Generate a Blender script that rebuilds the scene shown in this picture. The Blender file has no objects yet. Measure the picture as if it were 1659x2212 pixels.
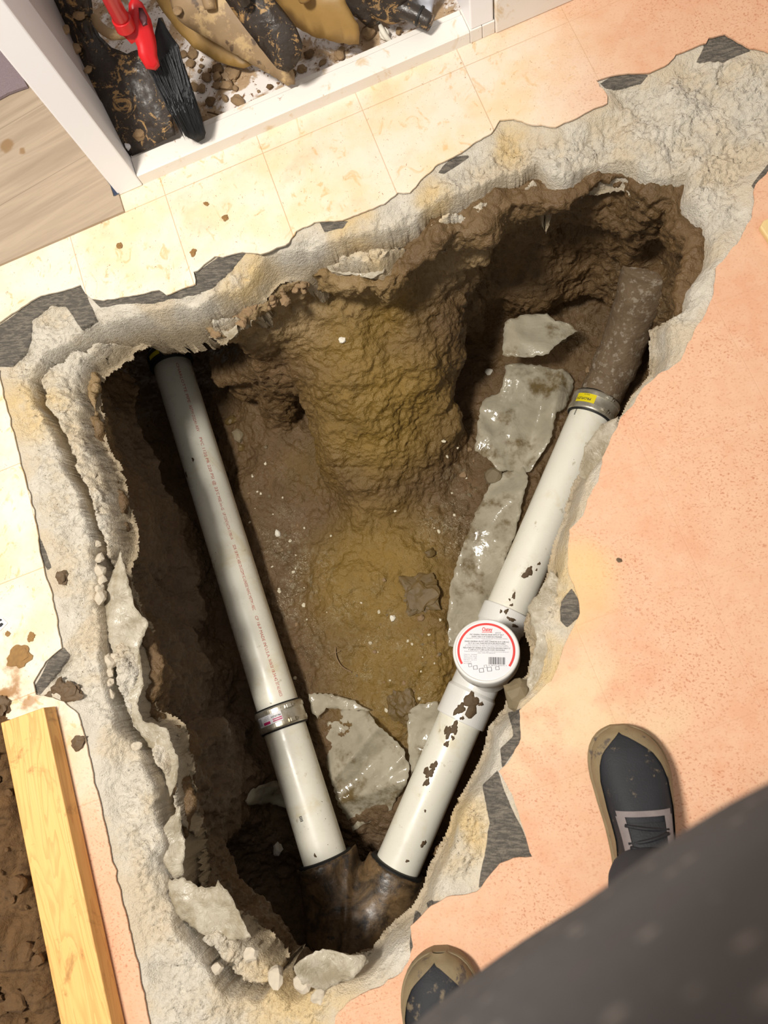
import bpy, bmesh, math, random
import numpy as np
from mathutils import Vector, Matrix, noise as mnoise
from mathutils.geometry import tessellate_polygon, delaunay_2d_cdt
from mathutils.bvhtree import BVHTree

rng = np.random.default_rng(11)
random.seed(5)
scene = bpy.context.scene
COL = scene.collection

# ------------------------------------------------------------------ camera
W_PX, H_PX = 1659, 2212
CAM_H = 1.34                                   # metres above the tiled floor
F_PX = 26.0 / 36.0 * H_PX
NADIR = (1085.0, 1430.0)                       # where the plumb line leaves the frame
def unit(v):
    v = np.asarray(v, float); return v / np.linalg.norm(v)
_d = unit([(NADIR[0] - W_PX / 2) / F_PX, -(NADIR[1] - H_PX / 2) / F_PX, -1.0])
_zw = -_d
_xw = unit(np.array([1.0, 0, 0]) - _zw[0] * _zw)
_yw = np.cross(_zw, _xw)
ROT = np.array([_xw, _yw, _zw])                # camera axes -> world axes
cam_data = bpy.data.cameras.new('camera')
cam = bpy.data.objects.new('camera', cam_data)
COL.objects.link(cam)
cam.matrix_world = Matrix([[*ROT[0], 0], [*ROT[1], 0], [*ROT[2], CAM_H], [0, 0, 0, 1]])
cam_data.sensor_fit = 'VERTICAL'
cam_data.sensor_height = 36.0
cam_data.sensor_width = 27.0
cam_data.lens = 26.0
cam_data.clip_start = 0.02
cam_data.dof.use_dof = True
cam_data.dof.focus_distance = 1.75
cam_data.dof.aperture_fstop = 6.5
scene.camera = cam

# ------------------------------------------------------------------ light and exposure
world = bpy.data.worlds.new('world'); scene.world = world
world.use_nodes = True
world.node_tree.nodes['Background'].inputs[0].default_value = (1.0, 0.96, 0.90, 1)
world.node_tree.nodes['Background'].inputs[1].default_value = 0.48
def area(name, loc, target, size, energy, colour):
    ld = bpy.data.lights.new(name, 'AREA'); ld.shape = 'SQUARE'; ld.size = size
    ld.energy = energy; ld.color = colour
    lo = bpy.data.objects.new(name, ld); COL.objects.link(lo)
    lo.location = loc
    lo.rotation_euler = (Vector(target) - Vector(loc)).to_track_quat('-Z', 'Y').to_euler()
    return lo
area('ceiling_lamp', (-0.98, 0.04, 2.80), (-0.3, 0.3, 0), 0.40, 112, (1.0, 0.945, 0.865))
scene.view_settings.view_transform = 'Standard'
scene.view_settings.look = 'None'
scene.view_settings.gamma = 1.0
scene.view_settings.exposure = 0.0
scene.view_settings.use_curve_mapping = False

# ------------------------------------------------------------------ where things stand
def at(px, py, z=0.0):
    """World point of height z seen at photograph position (px, py)."""
    r = ROT @ np.array([(px - W_PX / 2) / F_PX, -(py - H_PX / 2) / F_PX, -1.0])
    t = (z - CAM_H) / r[2]
    return np.array([r[0] * t, r[1] * t, z])
def ats(pts, z=0.0):
    return np.array([at(p[0], p[1], (p[2] if len(p) > 2 else z)) for p in pts])

# ------------------------------------------------------------------ noise
_T = np.random.default_rng(3).random((32, 32, 32)).astype(np.float32) * 2 - 1
def vnoise(x, y, z):
    xi = np.floor(x).astype(np.int32); yi = np.floor(y).astype(np.int32); zi = np.floor(z).astype(np.int32)
    fx = (x - xi).astype(np.float32); fy = (y - yi).astype(np.float32); fz = (z - zi).astype(np.float32)
    fx = fx * fx * (3 - 2 * fx); fy = fy * fy * (3 - 2 * fy); fz = fz * fz * (3 - 2 * fz)
    x0 = xi & 31; x1 = (xi + 1) & 31; y0 = yi & 31; y1 = (yi + 1) & 31; z0 = zi & 31; z1 = (zi + 1) & 31
    a = _T[x0, y0, z0] * (1 - fx) + _T[x1, y0, z0] * fx
    b = _T[x0, y1, z0] * (1 - fx) + _T[x1, y1, z0] * fx
    c = _T[x0, y0, z1] * (1 - fx) + _T[x1, y0, z1] * fx
    d = _T[x0, y1, z1] * (1 - fx) + _T[x1, y1, z1] * fx
    a = a * (1 - fy) + b * fy; c = c * (1 - fy) + d * fy
    return a * (1 - fz) + c * fz
def fbm(x, y, z, s, n=4, g=0.5):
    r = 0; a = 1.0; t = 0
    for i in range(n):
        r = r + a * vnoise(x * s + 7.3 * i, y * s + 3.1 * i, z * s + 5.7 * i); t += a; a *= g; s *= 2.03
    return r / t
def sstep(a, b, x):
    t = np.clip((x - a) / (b - a), 0, 1); return t * t * (3 - 2 * t)
def sd_poly(X, Y, P):
    """Signed distance to a closed polygon, negative inside."""
    P = np.asarray(P)[:, :2]; shp = X.shape; x = X.ravel(); y = Y.ravel()
    d = np.full(x.shape, 1e9); ins = np.zeros(x.shape, bool)
    n = len(P)
    for i in range(n):
        ax, ay = P[i]; bx, by = P[(i + 1) % n]
        ex, ey = bx - ax, by - ay
        wx, wy = x - ax, y - ay
        t = np.clip((wx * ex + wy * ey) / (ex * ex + ey * ey + 1e-12), 0, 1)
        d = np.minimum(d, (wx - ex * t) ** 2 + (wy - ey * t) ** 2)
        c = (ay > y) != (by > y)
        if c.any():
            xc = ax + (y - ay) / (by - ay + 1e-15) * ex
            ins ^= c & (x < xc)
    d = np.sqrt(d); d[ins] *= -1
    return d.reshape(shp)
def sd_seg(X, Y, Z, A, B):
    A = np.asarray(A, float); B = np.asarray(B, float); E = B - A
    t = np.clip(((X - A[0]) * E[0] + (Y - A[1]) * E[1] + (Z - A[2]) * E[2]) / (E @ E), 0, 1)
    return np.sqrt((X - A[0] - E[0] * t) ** 2 + (Y - A[1] - E[1] * t) ** 2 + (Z - A[2] - E[2] * t) ** 2), t
def smin(a, b, k):
    h = np.clip(0.5 + 0.5 * (b - a) / k, 0, 1); return b * (1 - h) + a * h - k * h * (1 - h)
def smax(a, b, k): return -smin(-a, -b, k)

# ------------------------------------------------------------------ mesh helpers
def new_mesh(name, V, F, mats=(), parent=None, smooth=False, attrs=None):
    me = bpy.data.meshes.new(name)
    if isinstance(F, np.ndarray):
        V = np.asarray(V, np.float32); k = F.shape[1]
        me.vertices.add(len(V)); me.vertices.foreach_set('co', V.ravel())
        me.loops.add(F.size); me.loops.foreach_set('vertex_index', F.astype(np.int32).ravel())
        me.polygons.add(len(F)); me.polygons.foreach_set('loop_start', np.arange(0, F.size, k, dtype=np.int32))
        me.update(calc_edges=True)
    else:
        me.from_pydata([tuple(map(float, v)) for v in V], [], [tuple(int(i) for i in f) for f in F]); me.update()
    for m in (mats if isinstance(mats, (list, tuple)) else [mats]): me.materials.append(m)
    if smooth: me.polygons.foreach_set('use_smooth', [True] * len(me.polygons))
    if attrs:
        for k, a in attrs.items():
            at_ = me.attributes.new(k, 'FLOAT', 'POINT'); at_.data.foreach_set('value', np.asarray(a, np.float32))
    o = bpy.data.objects.new(name, me); COL.objects.link(o)
    if parent is not None: o.parent = parent
    return o
def from_bm(name, bm, mats, parent=None, smooth=False):
    me = bpy.data.meshes.new(name); bm.normal_update(); bm.to_mesh(me); bm.free()
    for m in (mats if isinstance(mats, (list, tuple)) else [mats]): me.materials.append(m)
    if smooth: me.polygons.foreach_set('use_smooth', [True] * len(me.polygons))
    o = bpy.data.objects.new(name, me); COL.objects.link(o)
    if parent is not None: o.parent = parent
    return o
def tag(o, label=None, cat=None, group=None, kind=None):
    if label: o['label'] = label
    if cat: o['category'] = cat
    if group: o['group'] = group
    if kind: o['kind'] = kind
    return o
def empty(name, loc=(0, 0, 0)):
    o = bpy.data.objects.new(name, None); COL.objects.link(o); o.location = tuple(map(float, loc)); o.empty_display_size = 0.05
    return o
def keep(o, parent):
    """Parent o (built in world coordinates) to parent without moving it."""
    o.parent = parent; o.matrix_parent_inverse = Matrix.Translation(parent.location).inverted(); return o
def frame(A, B):
    """axis, sideways and up unit vectors of a bar from A to B."""
    a = unit(np.asarray(B, float) - np.asarray(A, float))
    up = unit(np.array([0, 0, 1.0]) - a[2] * a) if abs(a[2]) < 0.95 else unit(np.array([0, 1.0, 0]) - a[1] * a)
    return a, np.cross(a, up), up
def revolve(A, B, prof, seg=48, jitter=None, caps=False):
    """prof: list of (distance along A->B, radius)."""
    a, s, u = frame(A, B); A = np.asarray(A, float)
    V = []; n = len(prof)
    th = np.linspace(0, 2 * math.pi, seg, endpoint=False)
    for (t, r) in prof:
        for q in th: V.append(A + a * t + r * (math.cos(q) * u + math.sin(q) * s))
    V = np.array(V)
    F = []
    for i in range(n - 1):
        for j in range(seg):
            k = (j + 1) % seg; F.append((i * seg + j, i * seg + k, (i + 1) * seg + k, (i + 1) * seg + j))
    if caps: F.append(tuple(range(seg))[::-1]); F.append(tuple((n - 1) * seg + j for j in range(seg)))
    return V, F
def sweep(path, radii, seg=24, lump=0.0, ls=30):
    path = np.asarray(path, float); V = []; n = len(path)
    for i in range(n):
        t = unit(path[min(i + 1, n - 1)] - path[max(i - 1, 0)])
        up = np.array([0, 0, 1.0]) if abs(t[2]) < 0.9 else np.array([0, 1.0, 0])
        u = unit(up - (up @ t) * t); s = np.cross(t, u)
        for j in range(seg):
            q = 2 * math.pi * j / seg; V.append(path[i] + radii[i] * (math.cos(q) * u + math.sin(q) * s))
    V = np.array(V)
    if lump:
        d = fbm(V[:, 0], V[:, 1], V[:, 2], ls, 3)[:, None] * lump
        c = np.repeat(path, seg, axis=0); V = V + (V - c) / (np.linalg.norm(V - c, axis=1, keepdims=True) + 1e-9) * d
    F = [(i * seg + j, i * seg + (j + 1) % seg, (i + 1) * seg + (j + 1) % seg, (i + 1) * seg + j) for i in range(n - 1) for j in range(seg)]
    F.append(tuple(range(seg))[::-1]); F.append(tuple((n - 1) * seg + j for j in range(seg)))
    return V, F
def smooth_path(pts, n=40):
    P = np.asarray(pts, float); t = np.linspace(0, len(P) - 1, n); out = []
    for q in t:
        i = min(int(q), len(P) - 2); f = q - i
        p0 = P[max(i - 1, 0)]; p1 = P[i]; p2 = P[i + 1]; p3 = P[min(i + 2, len(P) - 1)]
        out.append(0.5 * ((2 * p1) + (-p0 + p2) * f + (2 * p0 - 5 * p1 + 4 * p2 - p3) * f * f + (-p0 + 3 * p1 - 3 * p2 + p3) * f ** 3))
    return np.array(out)
def surface_nets(f, org, h):
    nx, ny, nz = f.shape; s = f < 0
    acc = np.zeros((nx - 1, ny - 1, nz - 1, 3), np.float32); cnt = np.zeros((nx - 1, ny - 1, nz - 1), np.float32)
    def sl(a, dx, dy, dz): return a[dx:nx - 1 + dx, dy:ny - 1 + dy, dz:nz - 1 + dz]
    for ax in range(3):
        o1, o2 = [k for k in range(3) if k != ax]
        for i in (0, 1):
            for j in (0, 1):
                c0 = [0, 0, 0]; c0[o1] = i; c0[o2] = j; c1 = list(c0); c1[ax] = 1
                a = sl(f, *c0); b = sl(f, *c1); m = (a < 0) != (b < 0)
                t = np.where(m, a / (a - b + 1e-12), 0)
                cnt += m
                acc[..., ax] += np.where(m, t, 0); acc[..., o1] += m * i; acc[..., o2] += m * j
    act = cnt > 0
    idx = -np.ones(act.shape, np.int32); n = int(act.sum()); idx[act] = np.arange(n)
    base = np.argwhere(act).astype(np.float32)
    V = (base + acc[act] / cnt[act][:, None]) * h + np.asarray(org, np.float32)
    F = []
    for ax in range(3):
        o1, o2 = [(1, 2), (2, 0), (0, 1)][ax]
        a = [slice(1, -1)] * 3; b = [slice(1, -1)] * 3
        a[ax] = slice(0, -1); b[ax] = slice(1, None)
        sa = s[tuple(a)]; sb = s[tuple(b)]
        e = np.argwhere(sa != sb)
        if not len(e): continue
        flip = sa[tuple(e.T)]
        e = e + 1; e[:, ax] -= 1
        def cell(d1, d2):
            c = e.copy(); c[:, o1] -= d1; c[:, o2] -= d2; return idx[tuple(c.T)]
        q = np.stack([cell(0, 0), cell(1, 0), cell(1, 1), cell(0, 1)], 1)
        q[flip] = q[flip][:, ::-1]
        F.append(q)
    return V, np.concatenate(F)
def vnormals(V, F):
    n = np.cross(V[F[:, 2]] - V[F[:, 0]], V[F[:, 3 if F.shape[1] > 3 else 1]] - V[F[:, 1 if F.shape[1] > 3 else 0]])
    N = np.zeros_like(V)
    for k in range(F.shape[1]): np.add.at(N, F[:, k], n)
    return N / (np.linalg.norm(N, axis=1, keepdims=True) + 1e-12)
def box_frame(O, u, v, w, du, dv, dw):
    O = np.asarray(O, float); V = []
    for c in (0, 1):
        for b in (0, 1):
            for a_ in (0, 1): V.append(O + u * du[a_] + v * dv[b] + w * dw[c])
    return V, [(0, 2, 3, 1), (4, 5, 7, 6), (0, 1, 5, 4), (2, 6, 7, 3), (0, 4, 6, 2), (1, 3, 7, 5)]
def bevel(o, w, seg=2):
    m = o.modifiers.new('bevel', 'BEVEL'); m.width = w; m.segments = seg; m.limit_method = 'ANGLE'
    return o
def rock(name, c, r, mat, seed=0, flat=0.7, parent=None, sub=2, rough=0.28):
    bm = bmesh.new(); bmesh.ops.create_icosphere(bm, subdivisions=sub, radius=1.0)
    rs = random.Random(seed); sx, sy, sz = rs.uniform(.8, 1.25), rs.uniform(.75, 1.15), flat * rs.uniform(.8, 1.1)
    o = Vector((rs.uniform(0, 50), rs.uniform(0, 50), rs.uniform(0, 50)))
    planes = [(Vector((rs.gauss(0, 1), rs.gauss(0, 1), rs.gauss(0, 1))).normalized(), rs.uniform(.62, .92)) for _ in range(9)]
    for v in bm.verts:
        p = v.co.copy()
        for n_, d_ in planes:
            k = p.dot(n_) - d_
            if k > 0: p -= n_ * k
        p *= 1 + rough * mnoise.noise(p * 1.6 + o) + rough * .35 * mnoise.noise(p * 5 + o)
        v.co = Vector((p.x * sx, p.y * sy, p.z * sz)) * r
    rz = Matrix.Rotation(rs.uniform(0, 6.28), 4, 'Z'); bm.transform(rz)
    ob = from_bm(name, bm, mat, parent, smooth=False); ob.location = tuple(map(float, c)); return ob

# ------------------------------------------------------------------ material helpers
class NT:
    def __init__(s, name):
        s.m = bpy.data.materials.new(name); s.m.use_nodes = True; s.t = s.m.node_tree; s.n = s.t.nodes; s.l = s.t.links
        s.b = s.n['Principled BSDF']; s.out = s.n['Material Output']
        s.tc = s.n.new('ShaderNodeTexCoord').outputs['Object']
    def put(s, sock, v):
        if hasattr(v, 'is_linked') or isinstance(v, bpy.types.NodeSocket): s.l.new(v, sock)
        elif isinstance(v, (tuple, list)) and len(v) == 3 and sock.type == 'RGBA': sock.default_value = (*v, 1)
        else: sock.default_value = v
    def scaled(s, sc, co=None):
        n = s.n.new('ShaderNodeVectorMath'); n.operation = 'MULTIPLY'; s.put(n.inputs[0], co or s.tc); n.inputs[1].default_value = sc; return n.outputs[0]
    def noise(s, scale, detail=4, rough=.55, dist=0.0, co=None):
        n = s.n.new('ShaderNodeTexNoise'); n.inputs['Scale'].default_value = scale; n.inputs['Detail'].default_value = detail
        n.inputs['Roughness'].default_value = rough; n.inputs['Distortion'].default_value = dist
        s.l.new(co or s.tc, n.inputs['Vector']); return n.outputs[0]
    def voro(s, scale, feature='F1', co=None, out='Distance'):
        n = s.n.new('ShaderNodeTexVoronoi'); n.feature = feature; n.inputs['Scale'].default_value = scale
        s.l.new(co or s.tc, n.inputs['Vector']); return n.outputs[out]
    def ramp(s, fac, a, b, lo=0.0, hi=1.0):
        n = s.n.new('ShaderNodeMapRange'); n.clamp = True; n.interpolation_type = 'SMOOTHSTEP'
        s.put(n.inputs[0], fac)
        for i, v in enumerate((a, b, lo, hi)): n.inputs[i + 1].default_value = v
        return n.outputs[0]
    def mix(s, fac, a, b, mode='MIX'):
        n = s.n.new('ShaderNodeMix'); n.data_type = 'RGBA'; n.blend_type = mode; n.clamp_factor = True
        s.put(n.inputs[0], fac); s.put(n.inputs[6], a); s.put(n.inputs[7], b); return n.outputs[2]
    def math(s, op, a, b=0.0):
        n = s.n.new('ShaderNodeMath'); n.operation = op; s.put(n.inputs[0], a); s.put(n.inputs[1], b); return n.outputs[0]
    def attr(s, name):
        n = s.n.new('ShaderNodeAttribute'); n.attribute_name = name; return n.outputs['Fac']
    def sep(s, co=None):
        n = s.n.new('ShaderNodeSeparateXYZ'); s.l.new(co or s.tc, n.inputs[0]); return n.outputs
    def dist(s, pt, co=None):
        n = s.n.new('ShaderNodeVectorMath'); n.operation = 'DISTANCE'; s.l.new(co or s.tc, n.inputs[0]); n.inputs[1].default_value = tuple(map(float, pt)); return n.outputs['Value']
    def warp(s, amt, scale, co=None):
        n = s.n.new('ShaderNodeTexNoise'); n.inputs['Scale'].default_value = scale; n.inputs['Detail'].default_value = 3
        s.l.new(co or s.tc, n.inputs['Vector'])
        m = s.n.new('ShaderNodeVectorMath'); m.operation = 'MULTIPLY_ADD'; s.l.new(n.outputs['Color'], m.inputs[0])
        m.inputs[1].default_value = (amt, amt, amt); s.l.new(co or s.tc, m.inputs[2]); return m.outputs[0]
    def bump(s, h, strength=.3, dist=.003, nrm=None):
        n = s.n.new('ShaderNodeBump'); n.inputs['Strength'].default_value = strength; n.inputs['Distance'].default_value = dist
        s.l.new(h, n.inputs['Height'])
        if nrm: s.l.new(nrm, n.inputs['Normal'])
        return n.outputs[0]
    def done(s, col=None, rough=None, metal=None, normal=None, spec=None, **kw):
        if col is not None: s.put(s.b.inputs['Base Color'], col)
        if rough is not None: s.put(s.b.inputs['Roughness'], rough)
        if metal is not None: s.put(s.b.inputs['Metallic'], metal)
        if spec is not None: s.put(s.b.inputs['Specular IOR Level'], spec)
        if normal is not None: s.l.new(normal, s.b.inputs['Normal'])
        for k, v in kw.items(): s.put(s.b.inputs[k.replace('_', ' ')], v)
        return s.m
def lin(r, g, b):
    return tuple(((c / 255) / 12.92 if c / 255 <= .04045 else ((c / 255 + .055) / 1.055) ** 2.4) for c in (r, g, b))
def plain(name, rgb, rough=.5, metal=0.0, var=.12, sc=60, bmp=.1, **kw):
    m = NT(name); n = m.noise(sc, 4)
    d = tuple(c * (1 - var * 2) for c in rgb); e = tuple(min(1, c * (1 + var)) for c in rgb)
    return m.done(m.mix(n, d, e), rough, metal, m.bump(n, bmp, .002), **kw)

# ================================================================== the setting
T_PX = [(-160,760),(0,697),(90,640),(140,628),(175,617),(187,635),(200,645),(225,650),(280,642),(345,627),(360,637),(425,615),(420,590),(465,557),(525,547),(565,552),(625,525),(640,500),(680,482),(740,477),
 (830,441),(860,417),(885,417),(940,360),(980,340),(1060,290),(1080,262),(1110,260),(1150,272),(1200,275),(1255,250),(1312,225),(1312,210),(1287,175),(1330,163),(1405,160),(1445,140),(1460,120),(1525,95),(1530,82),(1565,77),(1610,102),(1659,115),
 (1850,150),(1850,300),(1659,370),(1630,400),(1625,450),(1620,480),(1590,530),(1545,580),(1540,635),(1525,675),(1495,725),(1470,780),(1430,805),(1385,840),(1370,870),(1340,905),(1322,940),(1300,990),(1290,1040),(1270,1080),(1260,1115),(1232,1145),(1225,1220),(1245,1285),(1252,1325),(1217,1400),(1202,1445),(1190,1470),(1150,1505),(1125,1535),(1125,1595),(1110,1630),(1080,1665),(1105,1715),(1125,1780),(1150,1852),(1110,1855),(1080,1865),(1030,1925),(1000,1935),(965,1940),(930,1955),(912,1975),(885,2000),(895,2045),(870,2100),(830,2125),(760,2160),(725,2195),(700,2300),
 (360,2400),(325,2212),(300,2080),(270,1965),(235,1820),(215,1730),(195,1640),(170,1540),(140,1515),(80,1500),(75,1475),(100,1430),(135,1400),(130,1370),(115,1285),(95,1225),(75,1110),(50,1010),(25,920),(10,860),(0,800),(-160,790)]
H_FAR = [(395,1830),(390,1750),(380,1700),(385,1640),(370,1580),(310,1555),(305,1500),(315,1450),(290,1380),(260,1300),(245,1230),(262,1180),(255,1120),(240,1050),(222,985),(200,950),(188,900),(176,850),(200,785),(248,745),(300,720),(345,706),(420,690),(470,708),(510,680),(560,640),(600,600),(680,575),(760,580),(820,570,-.06),(850,530,-.05),(885,500,-.04),(960,462,-.03),(1045,450,-.03),(1052,420,-.03),(1090,392,-.03),(1160,388,-.03),(1220,385,-.03),(1260,355,-.03),(1320,345,-.03),(1370,360,-.03),(1400,385,-.03),(1485,384,-.03)]
H_NEAR = [(1492,430),(1528,480),(1533,520),(1528,570),(1500,605),(1470,650),(1415,680),(1412,715),(1418,760),(1412,790),(1375,830),(1350,870),(1330,900),(1315,930),(1290,960),(1262,1000),(1238,1040),(1225,1090),(1210,1150),(1192,1220),(1178,1260),(1150,1300),(1135,1340),(1148,1400),(1140,1450),(1115,1480),(1098,1500),(1090,1540),(1055,1580),(1040,1640),(1010,1700),(972,1760),(950,1820),(925,1880),(910,1940),(880,1975,-.05),(850,2000,-.07),(800,2050,-.09),(750,2052,-.10),(700,2058,-.10),(662,2098,-.10),(640,2088,-.10),(600,2048,-.10),(565,2015,-.10),(535,1985,-.10),(505,1960,-.10),(455,1935,-.10),(415,1900,-.10)]
L_PX = [(560,2170),(490,2150),(450,2090),(390,2010),(360,1900),(350,1800),(330,1700),(290,1620),(235,1530),(220,1450),(205,1300),(205,1180),(170,1060),(110,930),(80,875),(75,815),(100,772),(150,738),(205,712),(260,690),(340,690),(450,655),(560,608),(600,572),(700,530),(830,500),(900,478),(950,440),(1030,405),(1080,378),(1160,355),(1200,400),(900,700),(500,1200),(650,1980),(640,2100)]
Tw = ats(T_PX, 0.0)
Hw = np.concatenate([ats(H_FAR, -0.095), ats(H_NEAR, -0.03)])
Lw = ats(L_PX, -0.02)
LAMP = None

# directions of the closet sill, which the tiles follow
S0 = at(310, 401, 0); S1 = at(1065, 75, 0)
SU = unit(S1 - S0); SV = np.array([-SU[1], SU[0], 0.0]); SL = float(np.linalg.norm(S1 - S0)); ZUP = np.array([0, 0, 1.0])
ANG = math.atan2(SU[1], SU[0])

# ---- floor tiles
m = NT('vinyl_tile')
rot = m.n.new('ShaderNodeMapping'); rot.vector_type = 'TEXTURE'
rot.inputs['Location'].default_value = tuple(at(347, 387, 0) - SV * 0.045); rot.inputs['Rotation'].default_value = (0, 0, ANG)
m.l.new(m.tc, rot.inputs['Vector']); tco = rot.outputs[0]
sx, sy, _ = m.sep(tco)
def joint(s_, shift=0.0):
    q = m.math('ADD', s_, 22.9 + shift); q = m.math('MODULO', q, .229); q = m.math('SUBTRACT', q, .1145); q = m.math('ABSOLUTE', q)
    return q
jx = joint(sx); jy = joint(sy)
jd = m.math('MAXIMUM', jx, jy)
jl = m.ramp(jd, .1131, .1142)
base = m.mix(m.noise(38, 6, .6), lin(208, 160, 126), lin(220, 180, 150))
base = m.mix(m.ramp(m.noise(7, 6, .7), .45, .7, 0, .45), base, lin(206, 142, 108))
flk = m.noise(1.0, 3, .6, .4, m.scaled((230, 300, 100), m.warp(.010, 40)))
patch = m.ramp(m.noise(5, 4, .6), .38, .6)
base = m.mix(m.math('MULTIPLY', m.ramp(flk, .54, .66), m.math('ADD', m.math('MULTIPLY', patch, .45), .25)), base, lin(172, 104, 70))
# dust and overexposed light painted pale over the sill strip and left column
dust_glare = m.ramp(m.dist(tuple(at(420, 560, 0)), m.warp(.25, 3)), .42, 1.0, 1.0, 0.0)
dust_glare2 = m.ramp(m.dist(tuple(at(20, 1180, 0)), m.warp(.2, 4)), .28, .62, 1.0, 0.0)
dust_glare3 = m.ramp(m.dist(tuple(at(1010, 190, 0)), m.warp(.2, 5)), .20, .50, .85, 0.0)
dust_glare = m.math('MAXIMUM', m.math('MAXIMUM', dust_glare, dust_glare2), dust_glare3)
dust_glare_n = m.math('MULTIPLY', dust_glare, m.ramp(m.noise(9, 6, .65), .2, .5, .55, 1.0))
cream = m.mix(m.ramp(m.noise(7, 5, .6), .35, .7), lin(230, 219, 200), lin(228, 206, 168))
base = m.mix(dust_glare_n, base, cream)
f4 = m.ramp(m.dist(tuple(at(1400, 1420, 0)), m.warp(.22, 6)), .10, .21, .75, 0.0)
base = m.mix(m.math('MULTIPLY', f4, m.ramp(m.noise(10, 4), .35, .6)), base, lin(216, 194, 156))
f5 = m.ramp(m.dist(tuple(at(1300, 1190, 0)), m.warp(.12, 8)), .05, .13, .7, 0.0)
base = m.mix(f5, base, lin(222, 184, 128))
# mud smears and grit specks
sm = m.ramp(m.noise(1.0, 5, .65, 1.5, m.scaled((26, 18, 20))), .57, .67)
sm = m.math('MULTIPLY', sm, dust_glare)
base = m.mix(m.math('MULTIPLY', sm, .55), base, lin(206, 160, 88))
sp = m.ramp(m.noise(1.0, 2, .5, 2.5, m.scaled((170, 90, 90))), .68, .74)
base = m.mix(m.math('MULTIPLY', sp, m.math('ADD', m.math('MULTIPLY', dust_glare, .75), .12)), base, lin(140, 92, 42))
muddy = m.ramp(m.dist(tuple(at(10, 1490, 0)), m.warp(.10, 9)), .05, .24, 1.0, 0.0)
muddy = m.math('MULTIPLY', muddy, m.ramp(m.noise(24, 5, .6), .45, .62))
base = m.mix(muddy, base, lin(150, 106, 56))
base = m.mix(m.math('MULTIPLY', jl, m.math('ADD', m.math('MULTIPLY', dust_glare, .45), .12)), base, lin(170, 125, 72))
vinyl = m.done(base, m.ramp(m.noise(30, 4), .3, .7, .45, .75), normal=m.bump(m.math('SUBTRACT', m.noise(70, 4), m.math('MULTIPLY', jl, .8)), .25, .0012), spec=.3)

def densify(P, step=.008, amp=.0022):
    out = []
    n = len(P)
    for i in range(n):
        a = P[i]; b = P[(i + 1) % n]; L = np.linalg.norm(b - a); k = max(1, int(L / step))
        for j in range(k):
            p = a + (b - a) * j / k; nr = np.array([-(b - a)[1], (b - a)[0], 0]) / (L + 1e-9)
            out.append(p + nr * amp * float(fbm(np.array([p[0]]), np.array([p[1]]), np.array([0.]), 60, 3)[0]) * 2)
    return np.array(out)
Td = densify(Tw)
# the dug earth beyond the lumber opens the floor too
R0, R1 = 2.4, 2.6
outer = [(-R0, -R0, 0), (R1, -R0, 0), (R1, R1, 0), (-R0, R1, 0)]
holeV = [Vector((*p[:2], 0)) for p in Td]
tris = tessellate_polygon([[Vector(p) for p in outer], holeV])
allv = [Vector(p) for p in outer] + holeV
V = [(v.x, v.y, 0.003) for v in allv]; F = [t for t in tris]
# orient upward
F = [(t if (allv[t[1]] - allv[t[0]]).cross(allv[t[2]] - allv[t[0]]).z > 0 else t[::-1]) for t in F]
n0 = len(V); V += [(p[0], p[1], -0.0005) for p in Td]
for i in range(len(Td)):
    j = (i + 1) % len(Td); F.append((4 + i, 4 + j, n0 + j, n0 + i))
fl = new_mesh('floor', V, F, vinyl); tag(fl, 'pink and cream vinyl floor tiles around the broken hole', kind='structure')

# ---- broken slab
h = 0.0026
x0, x1 = max(Tw[:, 0].min(), -1.25) - .03, Tw[:, 0].max() + .03; y0, y1 = Tw[:, 1].min() - .03, Tw[:, 1].max() + .03
gx = np.arange(x0, x1, h); gy = np.arange(y0, y1, h)
X, Y = np.meshgrid(gx, gy, indexing='ij'); Z0 = np.zeros_like(X)
jx_ = fbm(X, Y, Z0, 18, 3, .5)
sT = sd_poly(X, Y, Td); sH = sd_poly(X, Y, Hw) + .009 * jx_; sL = sd_poly(X, Y, Lw) + .014 * fbm(X, Y, Z0 + 9, 14, 3, .5)
dep = -sT
nearw = ats(H_NEAR[6:], -.03)
nd = np.full(X.shape, 9.0)
for i in range(len(nearw) - 1): nd = np.minimum(nd, sd_seg(X, Y, 0, [*nearw[i][:2], 0], [*nearw[i + 1][:2], 0])[0])
sH = sH - .023 * sstep(.09, .05, nd)
rg = sstep(.004, .045, dep)
mast_polys = [[(-60,720),(0,697),(90,640),(180,615),(195,660),(205,690),(170,708),(135,655),(105,655),(65,690),(62,735),(25,790),(-60,800)],
 [(190,640),(420,612),(430,630),(330,650),(215,662)],[(418,592),(470,555),(530,545),(500,575),(455,620),(428,628)],[(1075,1665),(1155,1852),(1110,1862),(1028,1930),(1045,1850),(1055,1780),(1040,1700)],
 [(1095,1545),(1130,1530),(1130,1600),(1085,1660),(1080,1620),(1105,1590)],[(1520,85),(1570,72),(1625,108),(1560,132),(1505,128),(1525,100)],[(1215,1300),(1235,1270),(1262,1325),(1225,1360),(1210,1340)],
 [(910,1975),(930,1952),(1000,1932),(1035,1925),(960,1950),(925,1975)],[(70,1490),(100,1430),(137,1398),(145,1415),(110,1465),(85,1500)],[(55,1140),(80,1150),(112,1225),(100,1235)],[(940,372),(975,342),(1010,335),(960,372)],[(1290,178),(1330,160),(1405,158),(1385,175),(1310,190)],[(690,478),(760,472),(740,492),(700,496)],[(885,2005),(905,2000),(912,2050),(885,2090)],[(1625,400),(1660,350),(1700,360),(1640,420)]]
mast = np.zeros_like(X)
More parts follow.
